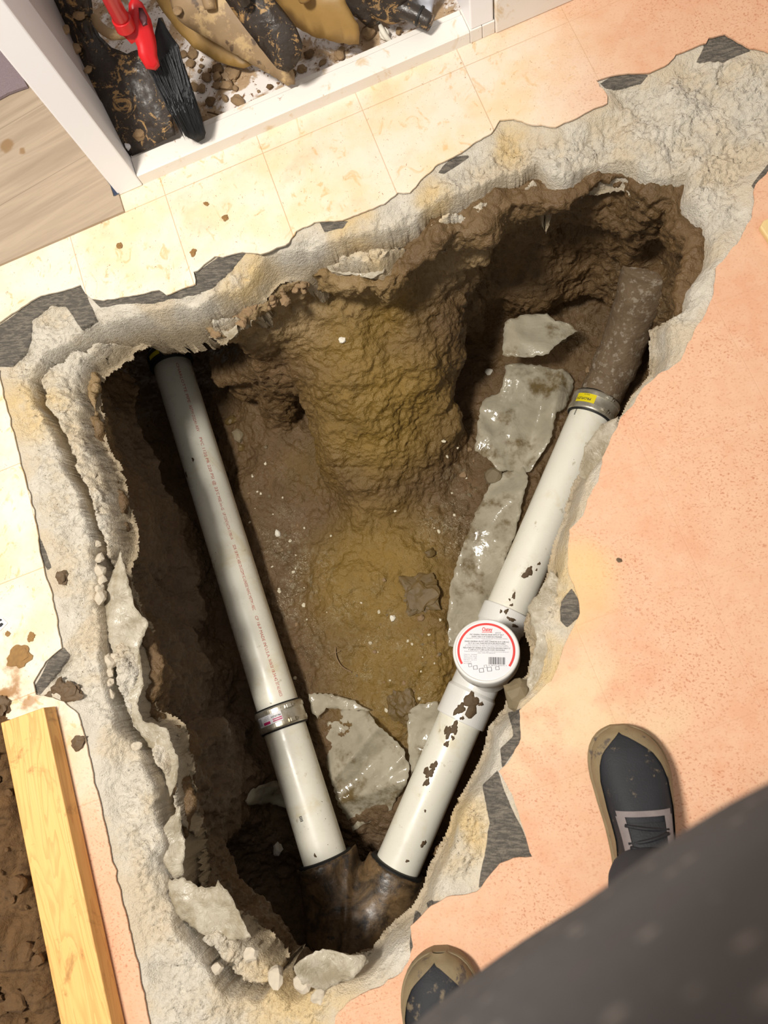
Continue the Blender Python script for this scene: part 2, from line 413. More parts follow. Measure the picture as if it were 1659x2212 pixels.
for P in mast_polys:
    Pw = ats(P, 0)
    bx0, by0 = Pw[:, 0].min() - .03, Pw[:, 1].min() - .03; bx1, by1 = Pw[:, 0].max() + .03, Pw[:, 1].max() + .03
    i0, i1 = np.searchsorted(gx, [bx0, bx1]); k0, k1 = np.searchsorted(gy, [by0, by1])
    if i1 <= i0 or k1 <= k0: continue
    s_ = sd_poly(X[i0:i1, k0:k1], Y[i0:i1, k0:k1], Pw) + .006 * jx_[i0:i1, k0:k1]
    mast[i0:i1, k0:k1] = np.maximum(mast[i0:i1, k0:k1], sstep(.003, -.003, s_))
rgm = rg * (1 - .92 * mast)
ridge = 1 - np.abs(fbm(X, Y, Z0 + 2, 11, 5, .55)) * 6
Z = -.003 - .007 * sstep(0, .03, dep) * (1 - mast * .6)
Z += rgm * (.010 * fbm(X, Y, Z0, 13, 3) + .010 * fbm(X, Y, Z0 + 1, 36, 4, .65) + .0035 * fbm(X, Y, Z0 + 3, 140, 3, .6))
Z -= rgm * .009 * np.clip(ridge, 0, 1) ** 3 * sstep(-.2, .2, fbm(X, Y, Z0 + 8, 5, 2))
inL = sstep(.002, -.006, sL)
Z -= inL * (.020 + .012 * sstep(0, -.05, sL)) + .085 * np.exp(-((sL + .007) / .0052) ** 2) * sstep(-.75, -.30, fbm(X, Y, Z0 + 6, 9, 3))
tt = fbm(X, Y, Z0 + 21, 13, 5, .58) * 7.0; st_ = np.floor(tt); fr = tt - st_
Z += rgm * .0052 * (st_ + sstep(.80, 1.0, fr)) * .8 - rgm * .004 * np.exp(-((fr - .86) / .07) ** 2)
ck = np.abs(fbm(X, Y, Z0 + 31, 24, 3, .5)); Z -= rgm * .0055 * np.exp(-(ck / .018) ** 2) * sstep(-.1, .25, fbm(X, Y, Z0 + 33, 6, 2))
Z += inL * .010 * fbm(X, Y, Z0 + 12, 28, 4, .7)
Z -= .011 * sstep(.018, 0, sH)
Z -= .072 * sstep(.002, -.016, sH)
stp = np.clip(inL, 0, 1) * .004 + .003
Xd = X + stp * fbm(X, Y, Z * 3.0 + 5, 42, 4, .6) * rgm; Yd = Y + stp * fbm(X, Y, Z * 3.0 + 15, 42, 4, .6) * rgm
Z = np.where(sT > 0, np.minimum(Z, -.003), Z)
keepv = (sT < .02) & (sH > -.024)
ii = -np.ones(X.shape, np.int64)
cell = keepv[:-1, :-1] & keepv[1:, :-1] & keepv[1:, 1:] & keepv[:-1, 1:]
idxg = np.arange(X.size).reshape(X.shape)
Fq = np.stack([idxg[:-1, :-1][cell], idxg[1:, :-1][cell], idxg[1:, 1:][cell], idxg[:-1, 1:][cell]], 1)
used = np.unique(Fq); remap = np.zeros(X.size, np.int64); remap[used] = np.arange(len(used)); Fq = remap[Fq]
V = np.stack([Xd.ravel()[used], Yd.ravel()[used], Z.ravel()[used]], 1)
yel = np.zeros_like(X)
for (px, py, r) in [(860,560,.12),(760,470,.08),(1270,1250,.16),(1180,1450,.12),(60,880,.12),(1000,1800,.1),(520,590,.1),(640,2150,.15),(930,420,.06),(1100,300,.07)]:
    p = at(px, py, 0); yel = np.maximum(yel, sstep(r, r * .2, np.hypot(X - p[0], Y - p[1])))
crk = np.clip(ridge, 0, 1) ** 3 * rgm
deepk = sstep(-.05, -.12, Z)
m = NT('broken_concrete')
cA = m.mix(m.noise(26, 6, .65), lin(180, 170, 153), lin(232, 225, 210))
cA = m.mix(m.ramp(m.noise(8, 5, .6), .42, .62), cA, lin(206, 191, 166))
agg = m.ramp(m.voro(95), .10, .16, 1.0, 0.0)
aggsel = m.ramp(m.noise(18, 3), .5, .6)
cA = m.mix(m.math('MULTIPLY', m.math('MULTIPLY', agg, aggsel), .5), cA, lin(130, 122, 110))
cA = m.mix(m.math('MULTIPLY', m.attr('yellow'), m.ramp(m.noise(14, 5), .35, .6, .2, .8)), cA, lin(216, 188, 134))
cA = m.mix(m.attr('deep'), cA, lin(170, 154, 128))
tr = m.noise(1.0, 4, .6, .5, m.scaled((60, 260, 60)))
mc = m.mix(m.ramp(tr, .4, .66), lin(92, 87, 80), lin(128, 120, 108))
cA = m.mix(m.ramp(m.math('ADD', m.attr('mastic'), m.math('MULTIPLY', m.math('SUBTRACT', m.noise(60, 4), .5), .5)), .45, .6), cA, mc)
hh = m.math('ADD', m.noise(120, 5, .65), m.math('MULTIPLY', m.noise(420, 3), .4))
concrete = m.done(cA, .82, normal=m.bump(hh, 1.0, .006), spec=.25)
sl = new_mesh('concrete_slab', V, Fq, concrete, smooth=True, attrs={'mastic': mast.ravel()[used], 'yellow': yel.ravel()[used], 'deep': deepk.ravel()[used]})
tag(sl, 'broken grey concrete slab edge around the pit', kind='structure')
SLAB_BVH = BVHTree.FromPolygons([tuple(v) for v in V[::1].tolist()], Fq.tolist()) if False else None

# ---- the pipes' lines, needed by the pit too
PZ = -0.655
LA = at(372, 790, PZ - .01); LB = at(703, 1856, PZ + .03)            # left pipe, tunnel end -> wye
RA = at(1283, 882, PZ - .02); RB = at(858, 1872, PZ + .03)           # right pipe, elbow end -> wye
la, ls_, lu = frame(LA, LB); ra, rs_, ru = frame(RA, RB)
WY = at(775, 2120, PZ)

# ---- pit
hv = 0.0075
bx0, by0 = Hw[:, 0].min() - .36, Hw[:, 1].min() - .38; bx1, by1 = Hw[:, 0].max() + .22, Hw[:, 1].max() + .22
gx = np.arange(bx0, bx1, hv).astype(np.float32); gy = np.arange(by0, by1, hv).astype(np.float32); gz = np.arange(-.90, -.030, hv).astype(np.float32)
X2, Y2 = np.meshgrid(gx, gy, indexing='ij')
s2 = sd_poly(X2, Y2, Hw).astype(np.float32)
X, Y, Z = np.meshgrid(gx, gy, gz, indexing='ij')
d2 = s2[:, :, None]
depth = -.11 - Z
nd = np.full(X2.shape, 9.0)
for i in range(len(nearw) - 1): nd = np.minimum(nd, sd_seg(X2, Y2, X2 * 0, [*nearw[i][:2], 0], [*nearw[i + 1][:2], 0])[0])
nearm = sstep(.10, .03, nd)[:, :, None].astype(np.float32)
off = -.026 + .052 * np.clip((depth + .02) / .16, 0, 1) + .058 * nearm
wob = .030 * vnoise(X * 6, Y * 6, Z * 7) + .018 * vnoise(X * 15 + 4, Y * 15, Z * 13)
cav = d2 - off + wob
fl_z = -.735 + .02 * vnoise(X * 5, Y * 5, Z * 0) 
# firm middle ground between the two trenches
ctr = at(830, 1330, -.68)
fl_z = fl_z + .055 * sstep(.30, .10, np.hypot((X - ctr[0]), (Y - ctr[1]) * .6))
cav = smax(cav, fl_z - Z, .06)
# the spur of earth running down from the far edge
def cone(A, B, rA, rB):
    d, t = sd_seg(X, Y, Z, A, B); return d - (rA + (rB - rA) * t)
spur = cone(at(735, 560, -.34), at(822, 1090, -.78), .20, .125)
spur = smin(spur, cone(at(560, 640, -.42), at(900, 500, -.36), .17, .17), .10)
spur = smin(spur, cone(at(560, 640, -.26), at(610, 900, -.72), .12, .05), .06)
spur = smin(spur, cone(at(880, 540, -.30), at(915, 1000, -.76), .13, .10), .04)
spur = spur + .018 * vnoise(X * 11, Y * 11, Z * 9)
cav = smax(cav, -spur, .045)
# ledge of earth in the far corner
cav = smax(cav, -cone(at(1220, 400, -.22), at(1470, 440, -.20), .07, .07), .05)
# tunnel under the floor where the left pipe goes
TA = LA - la * .55
tun = sd_seg(X, Y, Z * 1.0, TA + [0, 0, .05], LA + la * .30 + [0, 0, .05])[0] - .185
cav = smin(cav, tun + .5 * wob, .03)
# hollow around the wye
tun2 = sd_seg(X, Y, Z, at(395, 840, -.30), at(395, 840, -.30) - la * .35)[0] - .19
cav = smin(cav, tun2 + .5 * wob, .03)
hol = sd_seg(X, Y, Z, at(640, 1960, PZ + .08), at(860, 1980, PZ + .08))[0] - .235
cav = smin(cav, hol + .5 * wob, .03)
hol = sd_seg(X, Y, Z, at(1120, 1420, PZ + .03), at(940, 1850, PZ + .03))[0] - .13
cav = smin(cav, hol + .5 * wob, .03)
# trenches for the pipes
cav = smin(cav, sd_seg(X, Y, Z, LA, LB)[0] - .088 + .3 * wob, .02)
cav = smin(cav, sd_seg(X, Y, Z, RA, RB)[0] - .080 + .3 * wob, .02)
cav = smax(cav, -.86 - Z, .01)
xr = at(960, 470, 0)[0]; ztop = -.100 + .042 * sstep(xr - .12, xr, X) * (1 - nearm)
cav = smin(cav, ztop + .006 * vnoise(X * 30, Y * 30, Z * 0) - Z, .008)
# walls of the domain stay earth
V, Fq = surface_nets(cav.astype(np.float32), (bx0, by0, gz[0]), hv)
del X, Y, Z, d2, cav, spur, tun, hol, wob, depth, off
# finer relief: one quad split in four, then pushed along the normals
def subdivide(V, F):
    E = np.sort(np.concatenate([F[:, [0, 1]], F[:, [1, 2]], F[:, [2, 3]], F[:, [3, 0]]]), axis=1)
    U, inv = np.unique(E, axis=0, return_inverse=True); inv = inv.ravel()
    nf = len(F); nv = len(V); Vm = V[U].mean(axis=1); Vc = V[F].mean(axis=1)
    e = (inv + nv).reshape(4, nf); c = np.arange(nf) + nv + len(U)
    Fn = np.concatenate([np.stack([F[:, 0], e[0], c, e[3]], 1), np.stack([F[:, 1], e[1], c, e[0]], 1), np.stack([F[:, 2], e[2], c, e[1]], 1), np.stack([F[:, 3], e[3], c, e[2]], 1)])
    return np.concatenate([V, Vm, Vc]), Fn
V, Fq = subdivide(V.astype(np.float64), Fq)
N = vnormals(V, Fq)
x, y, z = V.T
wall = 1 - np.clip(np.abs(N[:, 2]), 0, 1)
cl = np.abs(fbm(x, y, z, 9, 4, .6))
dsp = .019 * fbm(x, y, z, 18, 4, .6) + .010 * (.25 - cl) * (1 + wall) + .010 * fbm(x * 1.0, y * 1.0, z * .45, 60, 3, .6) * wall + .0035 * fbm(x, y, z + 3, 130, 2)
hi = sstep(-.34, -.12, z)
dsp += hi * .010 * fbm(x, y, z, 42, 3, .7)
V = V + N * dsp[:, None]
def blob(lst):
    a = np.zeros(len(V))
    for (px, py, pz, r, k) in lst:
        p = at(px, py, pz); a = np.maximum(a, k * sstep(r, r * .25, np.sqrt(((V - p) ** 2).sum(1))))
    return a
olive = blob([(830,900,-.45,.30,1),(820,1250,-.68,.32,1),(870,1450,-.7,.30,.9),(760,700,-.25,.25,.9),(650,1000,-.6,.2,.6),(980,900,-.5,.2,.6)])
grit = blob([(640,1270,-.70,.20,1),(600,1150,-.7,.12,.8),(970,1140,-.70,.12,1),(1000,1030,-.7,.10,.6),(850,1480,-.7,.25,.55),(760,1380,-.7,.25,.5),(1380,640,-.5,.14,.8),(640,1760,-.7,.15,.5),(1230,700,-.7,.1,.6)])
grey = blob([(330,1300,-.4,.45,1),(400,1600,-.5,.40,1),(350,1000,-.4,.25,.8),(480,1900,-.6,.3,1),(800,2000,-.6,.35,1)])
clay = blob([(600,660,-.17,.2,1),(760,640,-.17,.15,.7),(200,860,-.15,.15,1),(1000,520,-.2,.2,.8),(450,730,-.16,.15,.9),(270,930,-.2,.1,.6),(1150,420,-.15,.12,.5)])
m = NT('wet_earth')
cA = m.mix(m.noise(11, 6, .65), lin(78, 59, 35), lin(118, 92, 60))
cA = m.mix(m.attr('olive'), cA, m.mix(m.noise(9, 6, .6), lin(110, 86, 34), lin(152, 122, 60)))
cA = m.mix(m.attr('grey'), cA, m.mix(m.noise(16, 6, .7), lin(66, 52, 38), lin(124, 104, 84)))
cA = m.mix(m.attr('clay'), cA, m.mix(m.noise(30, 6, .7), lin(118, 94, 60), lin(172, 148, 110)))
cA = m.mix(m.ramp(m.noise(3.5, 5, .6), .56, .70, 0, .5), cA, lin(96, 74, 40))
g1 = m.ramp(m.noise(1.0, 2, .5, 2.0, m.scaled((250, 250, 250))), .60, .67)
g2 = m.ramp(m.noise(14, 4, .6), .40, .62)
gr = m.math('MULTIPLY', m.math('MULTIPLY', g1, g2), m.math('ADD', m.math('MULTIPLY', m.attr('grit'), 1.1), .10))
cA = m.mix(gr, cA, lin(206, 196, 168))
dust = m.math('MULTIPLY', m.math('MULTIPLY', m.attr('grit'), m.ramp(m.noise(40, 5, .7), .52, .66)), .35)
cA = m.mix(dust, cA, lin(176, 166, 138))
hh = m.math('ADD', m.noise(55, 6, .6), m.math('MULTIPLY', m.noise(230, 3), .35))
earth = m.done(cA, m.ramp(m.noise(20, 4), .35, .7, .36, .75), normal=m.bump(hh, .9, .008), spec=.4)
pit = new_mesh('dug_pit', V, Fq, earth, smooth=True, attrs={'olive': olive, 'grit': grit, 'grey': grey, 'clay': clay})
tag(pit, 'deep pit of wet brown earth under the broken slab', kind='structure')
PIT = BVHTree.FromPolygons(V.tolist(), Fq.tolist())
CAMP = Vector((0, 0, CAM_H))
def drop(px, py):
    """where the line of sight of a photograph position meets the earth"""
    p = Vector(at(px, py, 0.0)); d = (p - CAMP).normalized()
    hit = PIT.ray_cast(CAMP, d)
    return np.array(hit[0]) if hit[0] is not None else at(px, py, -.7)
def ground(x, y, top=-.12):
    hit = PIT.ray_cast(Vector((x, y, top)), Vector((0, 0, -1)))
    return hit[0].z if hit[0] is not None else -.7

# ================================================================== pipes
m = NT('white_plastic_pipe')
st = m.ramp(m.noise(9, 5, .65, .6), .50, .72)
c = m.mix(m.math('MULTIPLY', st, .55), m.mix(m.noise(4, 3), lin(236, 232, 214), lin(243, 240, 226)), lin(218, 202, 156))
c = m.mix(m.math('MULTIPLY', m.ramp(m.noise(34, 5, .7), .62, .72), .5), c, lin(158, 138, 94))
c = m.mix(m.ramp(m.noise(120, 2), .76, .80), c, lin(70, 60, 44))
PVC = m.done(c, m.ramp(m.noise(20, 4), .3, .7, .22, .42), normal=m.bump(m.noise(60, 3), .08, .002), spec=.5)
PVCW = plain('white_fitting_plastic', lin(238, 236, 230), .3, var=.05, sc=14, bmp=.04)
RUB = plain('black_rubber', lin(26, 25, 24), .6, var=.3, sc=60, bmp=.2)
m = NT('brushed_steel'); c = m.mix(m.ramp(m.noise(22, 5, .65), .45, .7), lin(206, 200, 184), lin(160, 148, 122))
STEEL = m.done(c, m.ramp(m.noise(60, 3), .3, .7, .26, .42), .65, m.bump(m.noise(1.0, 3, .5, 0, m.scaled((300, 300, 300))), .08, .001))
MUD = plain('dried_mud', lin(98, 78, 54), .7, var=.2, sc=140, bmp=.6)
RED = plain('red_print', lin(196, 96, 84), .6, var=.1)
REDL = plain('red_label_print', lin(232, 72, 66), .5, var=.02, bmp=0)
BLK = plain('black_print', lin(52, 50, 52), .6, var=.05, bmp=0)
GRYP = plain('grey_print', lin(132, 132, 138), .6, var=.05, bmp=0)
WLAB = plain('white_label', lin(240, 239, 242), .4, var=.02, bmp=.02)
YLAB = plain('yellow_label', lin(236, 218, 30), .4, var=.03, bmp=.02)
MAGL = plain('magenta_print', lin(196, 40, 104), .45, var=.02, bmp=0)

def text_mesh(txt, size, bold=False):
    cu = bpy.data.curves.new('lettering', 'FONT'); cu.body = txt; cu.size = size; cu.align_x = 'LEFT'; cu.align_y = 'CENTER'; cu.resolution_u = 2
    if bold: cu.offset = size * .02
    o = bpy.data.objects.new('lettering', cu); COL.objects.link(o)
    bpy.context.view_layer.update()
    me = bpy.data.meshes.new_from_object(o.evaluated_get(bpy.context.evaluated_depsgraph_get()))
    V = np.array([v.co[:] for v in me.vertices]); F = [tuple(p.vertices) for p in me.polygons]
    bpy.data.objects.remove(o); bpy.data.curves.remove(cu); bpy.data.meshes.remove(me)
    return V, F
class Tube:
    """surface frame of a tube: u runs along A->B, phi turns towards 'side'"""
    def __init__(s, A, B, R):
        s.A = np.asarray(A, float); s.a, sd, s.u = frame(A, B); s.R = R
        s.s = sd if sd[0] > 0 else -sd                      # towards the right of the photograph
    def p(s, t, arc, lift=0.0):
        q = arc / s.R; return s.A + s.a * t + (s.R + lift) * (math.cos(q) * s.u + math.sin(q) * s.s)
def print_on(tube, name, txt, size, t0, arc0, mat, parent, flip=False, lift=.0006, length=None, across=False, bold=False):
    V, F = text_mesh(txt, size, bold)
    if not len(V): return None
    if length: V[:, 0] *= length / (V[:, 0].max() - V[:, 0].min())
    W = []
    for x, y, _ in V:
        if across:                                          # reading around the tube
            k = -1 if flip else 1
            W.append(tube.p(t0 - y * k, arc0 + x * k, lift))
        else:
            k = -1 if flip else 1
            W.append(tube.p(t0 + x * k, arc0 + y * k, lift))
    return keep(new_mesh(name, W, F, mat), parent)
def patch_on(tube, name, t0, t1, a0, a1, lift, mat, parent, n=12, thick=.0006):
    V = []; F = []
    for i in range(n + 1):
        for t in (t0, t1):
            for l in (lift, lift + thick): V.append(tube.p(t, a0 + (a1 - a0) * i / n, l))
    for i in range(n):
        b = i * 4; c_ = b + 4
        F += [(b + 1, b + 3, c_ + 3, c_ + 1), (b, c_, c_ + 2, b + 2), (b, b + 1, c_ + 1, c_), (b + 2, c_ + 2, c_ + 3, b + 3)]
    F += [(0, 2, 3, 1), (n * 4, n * 4 + 1, n * 4 + 3, n * 4 + 2)]
    return keep(new_mesh(name, V, F, mat, smooth=False), parent)
def splat(tube, t0, a0, r, parent, seed=0, stretch=1.0, thick=.002):
    rs = random.Random(seed); n = 22; rings = [(1.0, 0), (.9, .7), (.6, 1.0), (.25, 1.1)]
    rad = []
    ph = [rs.uniform(0, 6.28) for _ in range(4)]
    for j in range(n):
        q = 2 * math.pi * j / n
        rad.append(r * (1 + .25 * math.sin(2 * q + ph[0]) + .18 * math.sin(3 * q + ph[1]) + .14 * math.sin(5 * q + ph[2]) + .1 * math.sin(8 * q + ph[3])))
    V = []; F = []
    for k, hgt in rings:
        for j in range(n):
            q = 2 * math.pi * j / n
            V.append(tube.p(t0 + rad[j] * k * math.cos(q) * stretch, a0 + rad[j] * k * math.sin(q), -.0004 + thick * hgt * (1 + .3 * rs.uniform(-1, 1))))
    V.append(tube.p(t0, a0, thick * 1.1))
    for i in range(len(rings) - 1):
        for j in range(n): F.append((i * n + j, i * n + (j + 1) % n, (i + 1) * n + (j + 1) % n, (i + 1) * n + j))
    for j in range(n): F.append((3 * n + j, 3 * n + (j + 1) % n, 4 * n))
    return keep(new_mesh('mud_splat', V, F, MUD, smooth=True), parent)
R4 = .057
def pipe(A, B, label, group=None, R=R4):
    root = empty('drain_pipe', (np.asarray(A) + np.asarray(B)) / 2)
    tag(root, label, 'pipe', group)
    L = float(np.linalg.norm(np.asarray(B) - A))
    prof = [(.0, R - .006), (0, R - .001), (.001, R)] + [(L * k / 20, R) for k in range(1, 20)] + [(L - .001, R), (L, R - .001), (L, R - .006), (L - .02, R - .0065), (.02, R - .0065), (0, R - .006)]
    V, F = revolve(A, B, prof, 64)
    keep(new_mesh('pipe_barrel', V, F, PVC, smooth=True), root)
    return root
def on_line(A, B, py, pz=None):
    """point of the line A-B that shows at photograph row py"""
    lo, hi = -.3, 1.3
    def row(f):
        p = A + (B - A) * f - np.array([0, 0, CAM_H]); q = ROT.T @ p; return H_PX / 2 + F_PX * q[1] / q[2]
    up = row(1) > row(0)
    for _ in range(40):
        mid = (lo + hi) / 2
        if (row(mid) < py) == up: lo = mid
        else: hi = mid
    return A + (B - A) * (lo + hi) / 2
CL = on_line(LA, LB, 1549); CR = on_line(RA, RB, 884)
left_up = pipe(LA - la * .02, CL - la * .002, 'long white plastic pipe with red printing coming out of the dark tunnel')
left_lo = pipe(CL + la * .002, LB + la * .03, 'short clean white pipe from the steel coupling down to the brown fitting', R=R4)
tl = Tube(LA, LB, R4)
LU = float(np.linalg.norm(CL - LA))
def t_of(A, a, py, B): return float((on_line(A, B, py) - A) @ a)
def tl_(py): return t_of(LA, la, py, LB)
def tr_(py): return t_of(RA, ra, py, RB)
for (y0_, y1_, txt) in [(806, 868, 'CHARLOTTE'), (872, 890, 'PIPE'), (896, 952, 'ASTM D2241-REV'), (964, 1078, 'PVC 1120 PR 220 PSI @ 23'), (1080, 1118, "'C MSE nn-G"), (1124, 1180, 'UP CONTACTA 11785-14'), (1192, 1330, 'SDR 18 PVC ABS DUCDM IC-UNSSE NWC MSTM I REC'), (1342, 1430, 'CP 18-P MADE IN U.S.A.'), (1408 + 26, 1452, '06/06/20'), (1454, 1478, '18:34:42'), (1482, 1512, 'EXT A62 A00/CX')]:
    ta, tb = tl_(y0_), tl_(y1_)
    print_on(tl, 'printing', txt, .0115, ta, .032, RED, left_up, flip=False, length=tb - ta)
# letters stand with their feet towards the pipe's middle
ta = tl_(1752)
for k in range(4): patch_on(tl, 'print_mark', ta + k * .0035, ta + k * .0035 + .002 + .010 * 0, -.016, -.008, .0003, BLK, left_lo, 3, .0003)
for (y_, a_, r_, sd) in [(1836, -.005, .0035, 1), (1105 + 0, 0, 0, 2)]:
    if r_: splat(tl, tl_(y_), a_, r_, left_lo, sd, 1.2)
for (y_, a_, r_, sd) in [(1003, -.006, .004, 3), (1020, -.052, .006, 4)]: splat(tl, tl_(y_), a_, r_, left_up, sd, 1.4, .0012)

def coupling(C, a, label, lab, parent_line, facing, name='pipe_coupling', length=.056, yellow=False, steel=True):
    root = empty(name, C); tag(root, label, 'coupling')
    A = C - a * length / 2; B = C + a * length / 2; RR = R4 + .0075
    V, F = revolve(A - a * .004, B + a * .004, [(0, R4 - .001), (0, R4 + .005), (.003, R4 + .0065), (length + .005, R4 + .0065), (length + .008, R4 + .005), (length + .008, R4 - .001)], 56)
    keep(new_mesh('rubber_sleeve', V, F, RUB, smooth=False), root)
    pr = [(0, R4 + .0062), (0, RR), (.004, RR + .0012), (.010, RR + .0012), (.013, RR), (length - .013, RR), (length - .010, RR + .0012), (length - .004, RR + .0012), (length, RR), (length, R4 + .0062)]
    V, F = revolve(A, B, pr, 72)
    keep(new_mesh('steel_shield' if steel else 'black_shield', V, F, STEEL if steel else RUB, smooth=True), root)
    tb = Tube(A, B, RR)
    for t in (.010, length - .010):
        # band clamp with its worm housing
        V, F = revolve(A + a * (t - .005), A + a * (t + .005), [(0, RR), (0, RR + .0022), (.010, RR + .0022), (.010, RR)], 72)
        o = keep(new_mesh('band_clamp', V, F, STEEL if steel else RUB, smooth=False), root)
        arc = facing
        P = tb.p(t, arc, .005); Q = tb.p(t, arc + .022, .005)
        V, F = revolve(P, Q, [(0, .0), (0, .0042), (.002, .005), (.017, .005), (.0185, .0035), (.024, .0035), (.024, 0)], 16)
        s_ = new_mesh('screw', V, F, STEEL, smooth=False); s_.parent = o
        V, F = box_frame(tb.p(t, arc + .004, .0015), unit(tb.p(t, arc + .01) - tb.p(t, arc)), a, unit(tb.p(t, arc) - (A + a * t)), (0, .014), (-.0055, .0055), (0, .0085))
        s_ = new_mesh('worm_housing', V, F, STEEL); bevel(s_, .0015); s_.parent = o
    return root, tb
cp, tb = coupling(CL, la, 'steel shielded coupling with white and magenta label on the left pipe', None, None, .034)
lb = patch_on(tb, 'label', .015, .040, -.052, .022, .0003, WLAB, cp, 16)
def sub(o, par, root):
    o.parent = par; o.matrix_parent_inverse = Matrix.Identity(4)
# label printing: magenta bar, two thin stripes, a small bar code
sub(patch_on(tb, 'magenta_bar', .031, .038, -.033, -.012, .0010, MAGL, cp, 8, .0002), lb, cp)
for t in (.0285, .0335): sub(patch_on(tb, 'magenta_stripe', t, t + .003, -.004, .021, .0010, MAGL, cp, 8, .0002), lb, cp)
for k in range(7): sub(patch_on(tb, 'bar_code_bar', .018, .036, -.050 + k * .0018, -.0492 + k * .0018, .0010, GRYP, cp, 1, .0002), lb, cp)
o = print_on(tb, 'lettering', 'PROFLEX', .0065, .0235, .0200, BLK, cp, flip=True, across=True, lift=.0012, bold=True); sub(o, lb, cp)
for k, tt in enumerate(('3000-44', 'SHIELDED', 'COUPLING')):
    o = print_on(tb, 'lettering', tt, .0035, .0185 + .004 * k, -.012, GRYP, cp, flip=True, across=True, lift=.0012); sub(o, lb, cp)
# the dark coupling in the tunnel
CT = LA - la * .022
cp2, tb2 = coupling(CT, la, 'black coupling with yellow label at the dark tunnel end of the left pipe', None, None, .030, steel=False, length=.046)
lb = patch_on(tb2, 'label', .012, .034, -.050, -.006, .0003, YLAB, cp2, 12)
V, F = sweep([CT - la * .40, CT - la * .015], [R4, R4], 32); o = new_mesh('black_drain_pipe', V, F, RUB, smooth=True); tag(o, 'black pipe running on into the dark tunnel behind the black coupling', 'pipe')

# right line
TEE_T = on_line(RA, RB, 1425)
HU0, HU1 = on_line(RA, RB, 1318), on_line(RA, RB, 1352)
HL0, HL1 = on_line(RA, RB, 1500), on_line(RA, RB, 1556)
right_up = pipe(CR + ra * .002, HU1, 'white pipe running from the yellow-labelled coupling to the round-topped tee', R=R4)
right_lo = pipe(HL0, RB + ra * .03, 'mud-spotted white pipe running from the tee down to the brown fitting', R=R4)
tr = Tube(RA, RB, R4)
for (y_, a_, r_, sd, stt) in [(1240, .012, .011, 11, 1.5), (1215, .030, .0045, 12, 1), (1228, .030, .003, 13, 1), (1292, .002, .005, 14, 1.6), (1302, -.004, .003, 15, 1), (1310, .006, .004, 17, 1)]: splat(tr, tr_(y_), a_, r_, right_up, sd, stt, .0015)
for (y_, a_, r_, sd, stt) in [(1572, -.004, .011, 21, 1.3), (1590, .002, .005, 22, 1), (1584, -.016, .009, 23, 1.8), (1606, -.006, .005, 24, 2), (1655, -.014, .010, 25, 1.0), (1672, -.020, .012, 26, 1.2), (1690, -.014, .006, 27, 2), (1740, .01, .003, 28, 1), (1842, .018, .004, 29, 1), (1800, .04, .006, 30, 1.6)]: splat(tr, tr_(y_), a_, r_, right_lo, sd, stt, .0018)
ta = tr_(905)
for k in range(5): patch_on(tr, 'print_mark', ta + k * .004, ta + k * .004 + .0026, -.047, -.043, .0003, BLK, right_up, 2, .0003)
cp3, tb3 = coupling(CR, ra, 'steel shielded coupling with a bright yellow label on the right pipe', None, None, .018)
lb = patch_on(tb3, 'label', .010, .040, -.060, -.004, .0003, YLAB, cp3, 12)
o = print_on(tb3, 'lettering', 'PROFLEX', .0085, .0295, .0010, BLK, cp3, flip=False, across=True, lift=.0012, bold=True)
# the word stands upside down: turn it about its own middle
o2 = print_on(tb3, 'lettering', '3000-44', .0050, .0180, -.022, BLK, cp3, flip=True, across=True, lift=.0012); sub(o2, lb, cp3)
bpy.data.objects.remove(o)
o = print_on(tb3, 'lettering', 'PROFLEX', .0105, .0300, -.0150, BLK, cp3, flip=True, across=True, lift=.0012, bold=True); sub(o, lb, cp3)

# dirt-coated bend that goes on into the far corner
m = NT('mud_coated_iron')
c = m.mix(m.noise(26, 6, .7), lin(84, 66, 48), lin(128, 108, 82)); c = m.mix(m.math('MULTIPLY', m.ramp(m.noise(60, 5, .7), .52, .64), .6), c, lin(168, 158, 140))
IRON = m.done(c, .75, normal=m.bump(m.noise(90, 5), .7, .004))
bend = smooth_path([CR - ra * .008, at(1310, 828, -.66), at(1335, 775, -.62), at(1362, 700, -.56), at(1384, 640, -.50), at(1405, 580, -.44)], 44)
rr = [R4 + .001 + .004 * (1 if .30 < k / 43 < .42 else 0) + .010 * sstep(.45, 1.0, k / 43) for k in range(44)]
V, F = sweep(bend, rr, 36, .006, 26); o = new_mesh('pipe_bend', V, F, IRON, smooth=True); tag(o, 'mud-coated pipe bend rising from the yellow-labelled coupling into the far corner', 'pipe bend')

# tee with the round drain top
tee = empty('drain_tee', TEE_T); tag(tee, 'white plastic tee with a round labelled drain cover on top, in the right pipe', 'drain fitting')
def tt_(P): return float((P - RA) @ ra)
L_ = float(np.linalg.norm(HL1 - HU0))
hub = R4 + .0075
a1 = float(np.linalg.norm(HU1 - HU0)); a2 = float(np.linalg.norm(HL0 - HU0)) - .004; 
prof = [(0, R4 + .0002), (0, hub - .001), (.002, hub), (a1, hub), (a1 + .006, R4 + .003), (a2 - .008, R4 + .003), (a2, hub + .0005), (L_ - .002, hub + .0005), (L_, hub - .001), (L_, R4 + .0002)]
V, F = revolve(HU0, HU1, prof, 64); keep(new_mesh('tee_barrel', V, F, PVCW, smooth=False), tee)
ttb = Tube(RA, RB, hub)
for (y_, a_, r_, sd, stt) in [(1517, .012, .020, 31, 1.45), (1500, .004, .005, 32, 1.0), (1508, .034, .006, 33, 1), (1534, -.010, .011, 34, 1.6), (1548, .004, .005, 35, 1)]: splat(ttb, tr_(y_), a_, r_, tee, sd, stt, .003)
